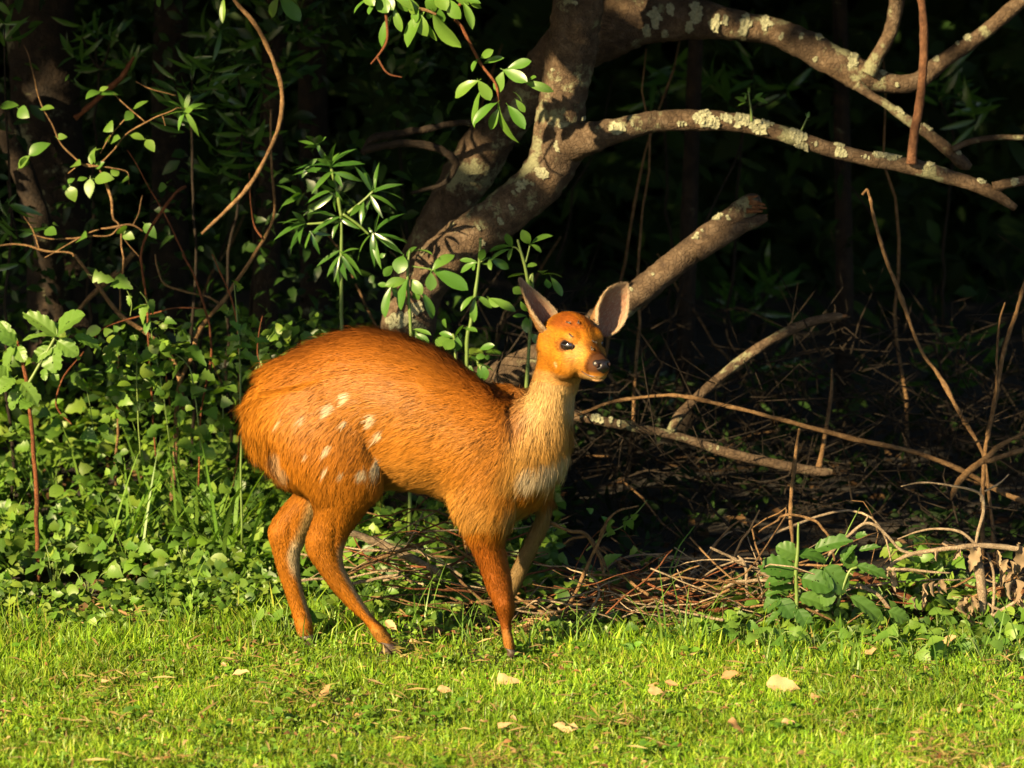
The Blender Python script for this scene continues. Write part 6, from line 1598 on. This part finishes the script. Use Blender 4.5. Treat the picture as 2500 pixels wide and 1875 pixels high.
# ---- crowns overhead: unseen leaves, with gaps cut to let sun onto chosen targets
E1 = np.array([math.cos(SUN_AZ), -math.sin(SUN_AZ), 0]); SV = arr(TO_SUN); E2 = np.cross(SV, E1); E2 = E2 if E2[2] > 0 else -E2
CELL = .028
GW = 640
lit = np.zeros((GW, GW), bool)
def cells(p):
    return np.clip(((p @ E1) / CELL + GW / 2).astype(int), 0, GW - 1), np.clip(((p @ E2) / CELL + GW / 2).astype(int), 0, GW - 1)
def protect(p, grow_=2):
    a, b = cells(p)
    for i in range(-grow_, grow_ + 1):
        for j in range(-grow_, grow_ + 1):
            lit[np.clip(a + i, 0, GW - 1), np.clip(b + j, 0, GW - 1)] = True
def boxpts(n, x0, x1, y0, y1, z0, z1):
    return np.stack([RNG.uniform(x0, x1, n), RNG.uniform(y0, y1, n), RNG.uniform(z0, z1, n)], 1)
protect(boxpts(90000, -2.2, 2.2, -4, .45, 0, .05), 1)
protect(boxpts(9000, .0, .55, .0, .40, 0, .10), 2)
protect(boxpts(9000, .55, 1.4, .0, .40, 0, .15), 2)
protect(boxpts(9000, -.35, .1, .1, .6, 0, .26), 1)
wl = boxpts(45000, -1.5, .0, .4, 1.5, 0, .34); protect(wl[vnoise(wl, 3.2, 61) > .24], 2)
wl = boxpts(6000, -1.2, -.35, .6, .95, .3, .62); protect(wl[vnoise(wl, 4.0, 61) > .42], 2)
# crown gaps sunward of the hollow are closed again to keep it dark
a_, b_ = cells(np.vstack([boxpts(90000, .02, 1.5, .74, 3.2, -.02, .10), boxpts(36000, -.3, .02, 1.3, 3.2, 0, .15)]))
lit[a_, b_] = False
protect(body_co[::5], 1)
wl = np.array([arr(P(x_, y_, .74)) for x_ in range(-20, 250, 18) for y_ in range(735, 960, 15)]); protect(wl[vnoise(wl, 6.0, 67) > .25], 1)
wl = np.array([arr(P(x_, y_, .85)) for x_ in range(250, 600, 18) for y_ in range(690, 960, 15)]); protect(wl[vnoise(wl, 7.0, 67) > .48], 1)
for o_, c_, r_ in LIMB_PATHS:
    if o_ is spl[0]: c_ = c_[c_[:, 0] > .20]
    k = vnoise(c_, 9.0, 64) > (.36 if o_.parent is ftree else .40)
    if o_.parent is ftree and o_.name.startswith('trunk'): k = (c_[:, 2] > .84) & (c_[:, 2] < 1.04) & (vnoise(c_, 14, 66) > .3)
    if o_.parent is ltree and o_.name.startswith('trunk'): k &= c_[:, 0] > .22
    protect(c_[k], 1)
protect(np.array([arr(P(x_, y_, YS)) for x_, y_ in [(810, 408), (760, 420), (860, 400), (911, 467), (940, 480), (906, 570), (950, 590), (830, 650), (835, 560), (880, 600), (700, 560), (720, 590)]]), 2)
protect(np.array([arr(P(x_, y_, YB)) for x_, y_ in [(1060, 660), (1100, 690), (1080, 630), (940, 740), (985, 720), (1000, 700), (1130, 720), (1170, 740), (1100, 830), (1150, 890), (1180, 900), (1190, 870), (1160, 740), (1020, 740), (1085, 820)]]), 2)
protect(np.array([arr(P(x_, y_, .74)) for x_, y_ in [(1120, 230), (1170, 230), (1240, 200), (1190, 300), (1225, 310), (1290, 210), (1000, 40), (1070, 60), (950, 30), (900, 20), (1100, 20), (1140, 30), (1030, 80), (930, 60), (1260, 270), (1160, 160)]]), 2)
protect(np.array([arr(P(x_, y_, 1.1)) for x_, y_ in [(450, 270), (380, 330), (300, 260), (340, 340), (190, 440), (240, 430), (280, 430), (60, 360), (80, 260), (120, 270), (270, 560), (310, 570), (360, 560), (200, 580), (60, 600), (120, 600), (240, 230)]]), 2)
protect(np.array([arr(P(x_, y_, 2.3)) for x_, y_ in [(405, 340), (400, 370), (400, 400), (405, 420)]]), 1)
for V_ in [(573, 0), (619, 53), (653, 114), (680, 182), (689, 235), (685, 289), (664, 353), (615, 444), (570, 497), (492, 571)]: protect(np.array([arr(P(*V_, .85))]), 1)
for V_ in [(2119, 470), (2161, 628), (2222, 791), (2294, 920), (2344, 1011), (2480, 765), (2432, 960), (2404, 1122), (2438, 1091), (2350, 1165), (1774, 990), (1926, 1030), (2078, 1070), (2230, 1103), (2440, 1200), (1934, 1180), (1942, 1110), (2393, 1205), (2330, 1190), (1590, 967), (1660, 967)]: protect(np.array([arr(P(*V_, .8))]), 1)

n = 84000
p = boxpts(n, -7, 4.5, -3.0, 9, 1.45, 4.2)
p = np.vstack([p, boxpts(34000, -6.5, -.7, -5.2, -.6, 1.5, 3.4)]); n = len(p)  # extra unseen leaves added on the sun side to deepen the hollow's shade
p[:, 2] += .10 * (RNG.random(n)) + np.clip(-p[:, 1], 0, 3) * .12
xb = np.abs(p[:, 0]) / (CAM_D + p[:, 1])
a, b = cells(p)
keep = ~lit[a, b]
near_front = (p[:, 1] < -.2) & (p[:, 0] > -.75 + p[:, 1] * .1)          # open sky above the lawn itself
keep &= ~near_front
p = p[keep]
sizes = RNG.uniform(.10, .17, len(p))
dirs = rand_dirs(len(p), -.5, .4)
# leaf middle must stay out of the gaps too
a, b = cells(p + dirs * (sizes * .55)[:, None]); k = ~lit[a, b]
p, sizes, dirs = p[k], sizes[k], dirs[k]
roots = [(ftree, np.array([.0, 1.1])), (ltree, np.array([1.8, 1.8])), (mtree, np.array([-1.6, 2.2])), (stree, np.array([-3.4, -2.2]))] + [(t, arr(root_loc(t))[:2] * np.array([1.6, 1.6])) for t in POLES]
dist = np.array([((p[:, :2] - c) ** 2).sum(1) for _, c in roots])
own = np.argmin(dist, 0)
for i, (t, c) in enumerate(roots):
    s = own == i
    m = int(s.sum())
    if m < 20: continue
    V, F, C = scatter(S_CANOPY[0], p[s], dirs[s], np.stack([RNG.normal(0, .5, m), RNG.normal(-.3, .5, m), np.full(m, .9)], 1), sizes[s], mixcol(m, (.030, .075, .014), (.045, .10, .02), (.022, .055, .012)), np.full(m, 1.25))
    part('crown', V, F, M_MASS, t, True, C)
print('objects', len(bpy.data.objects), 'tris', sum(len(me.polygons) for me in bpy.data.meshes))
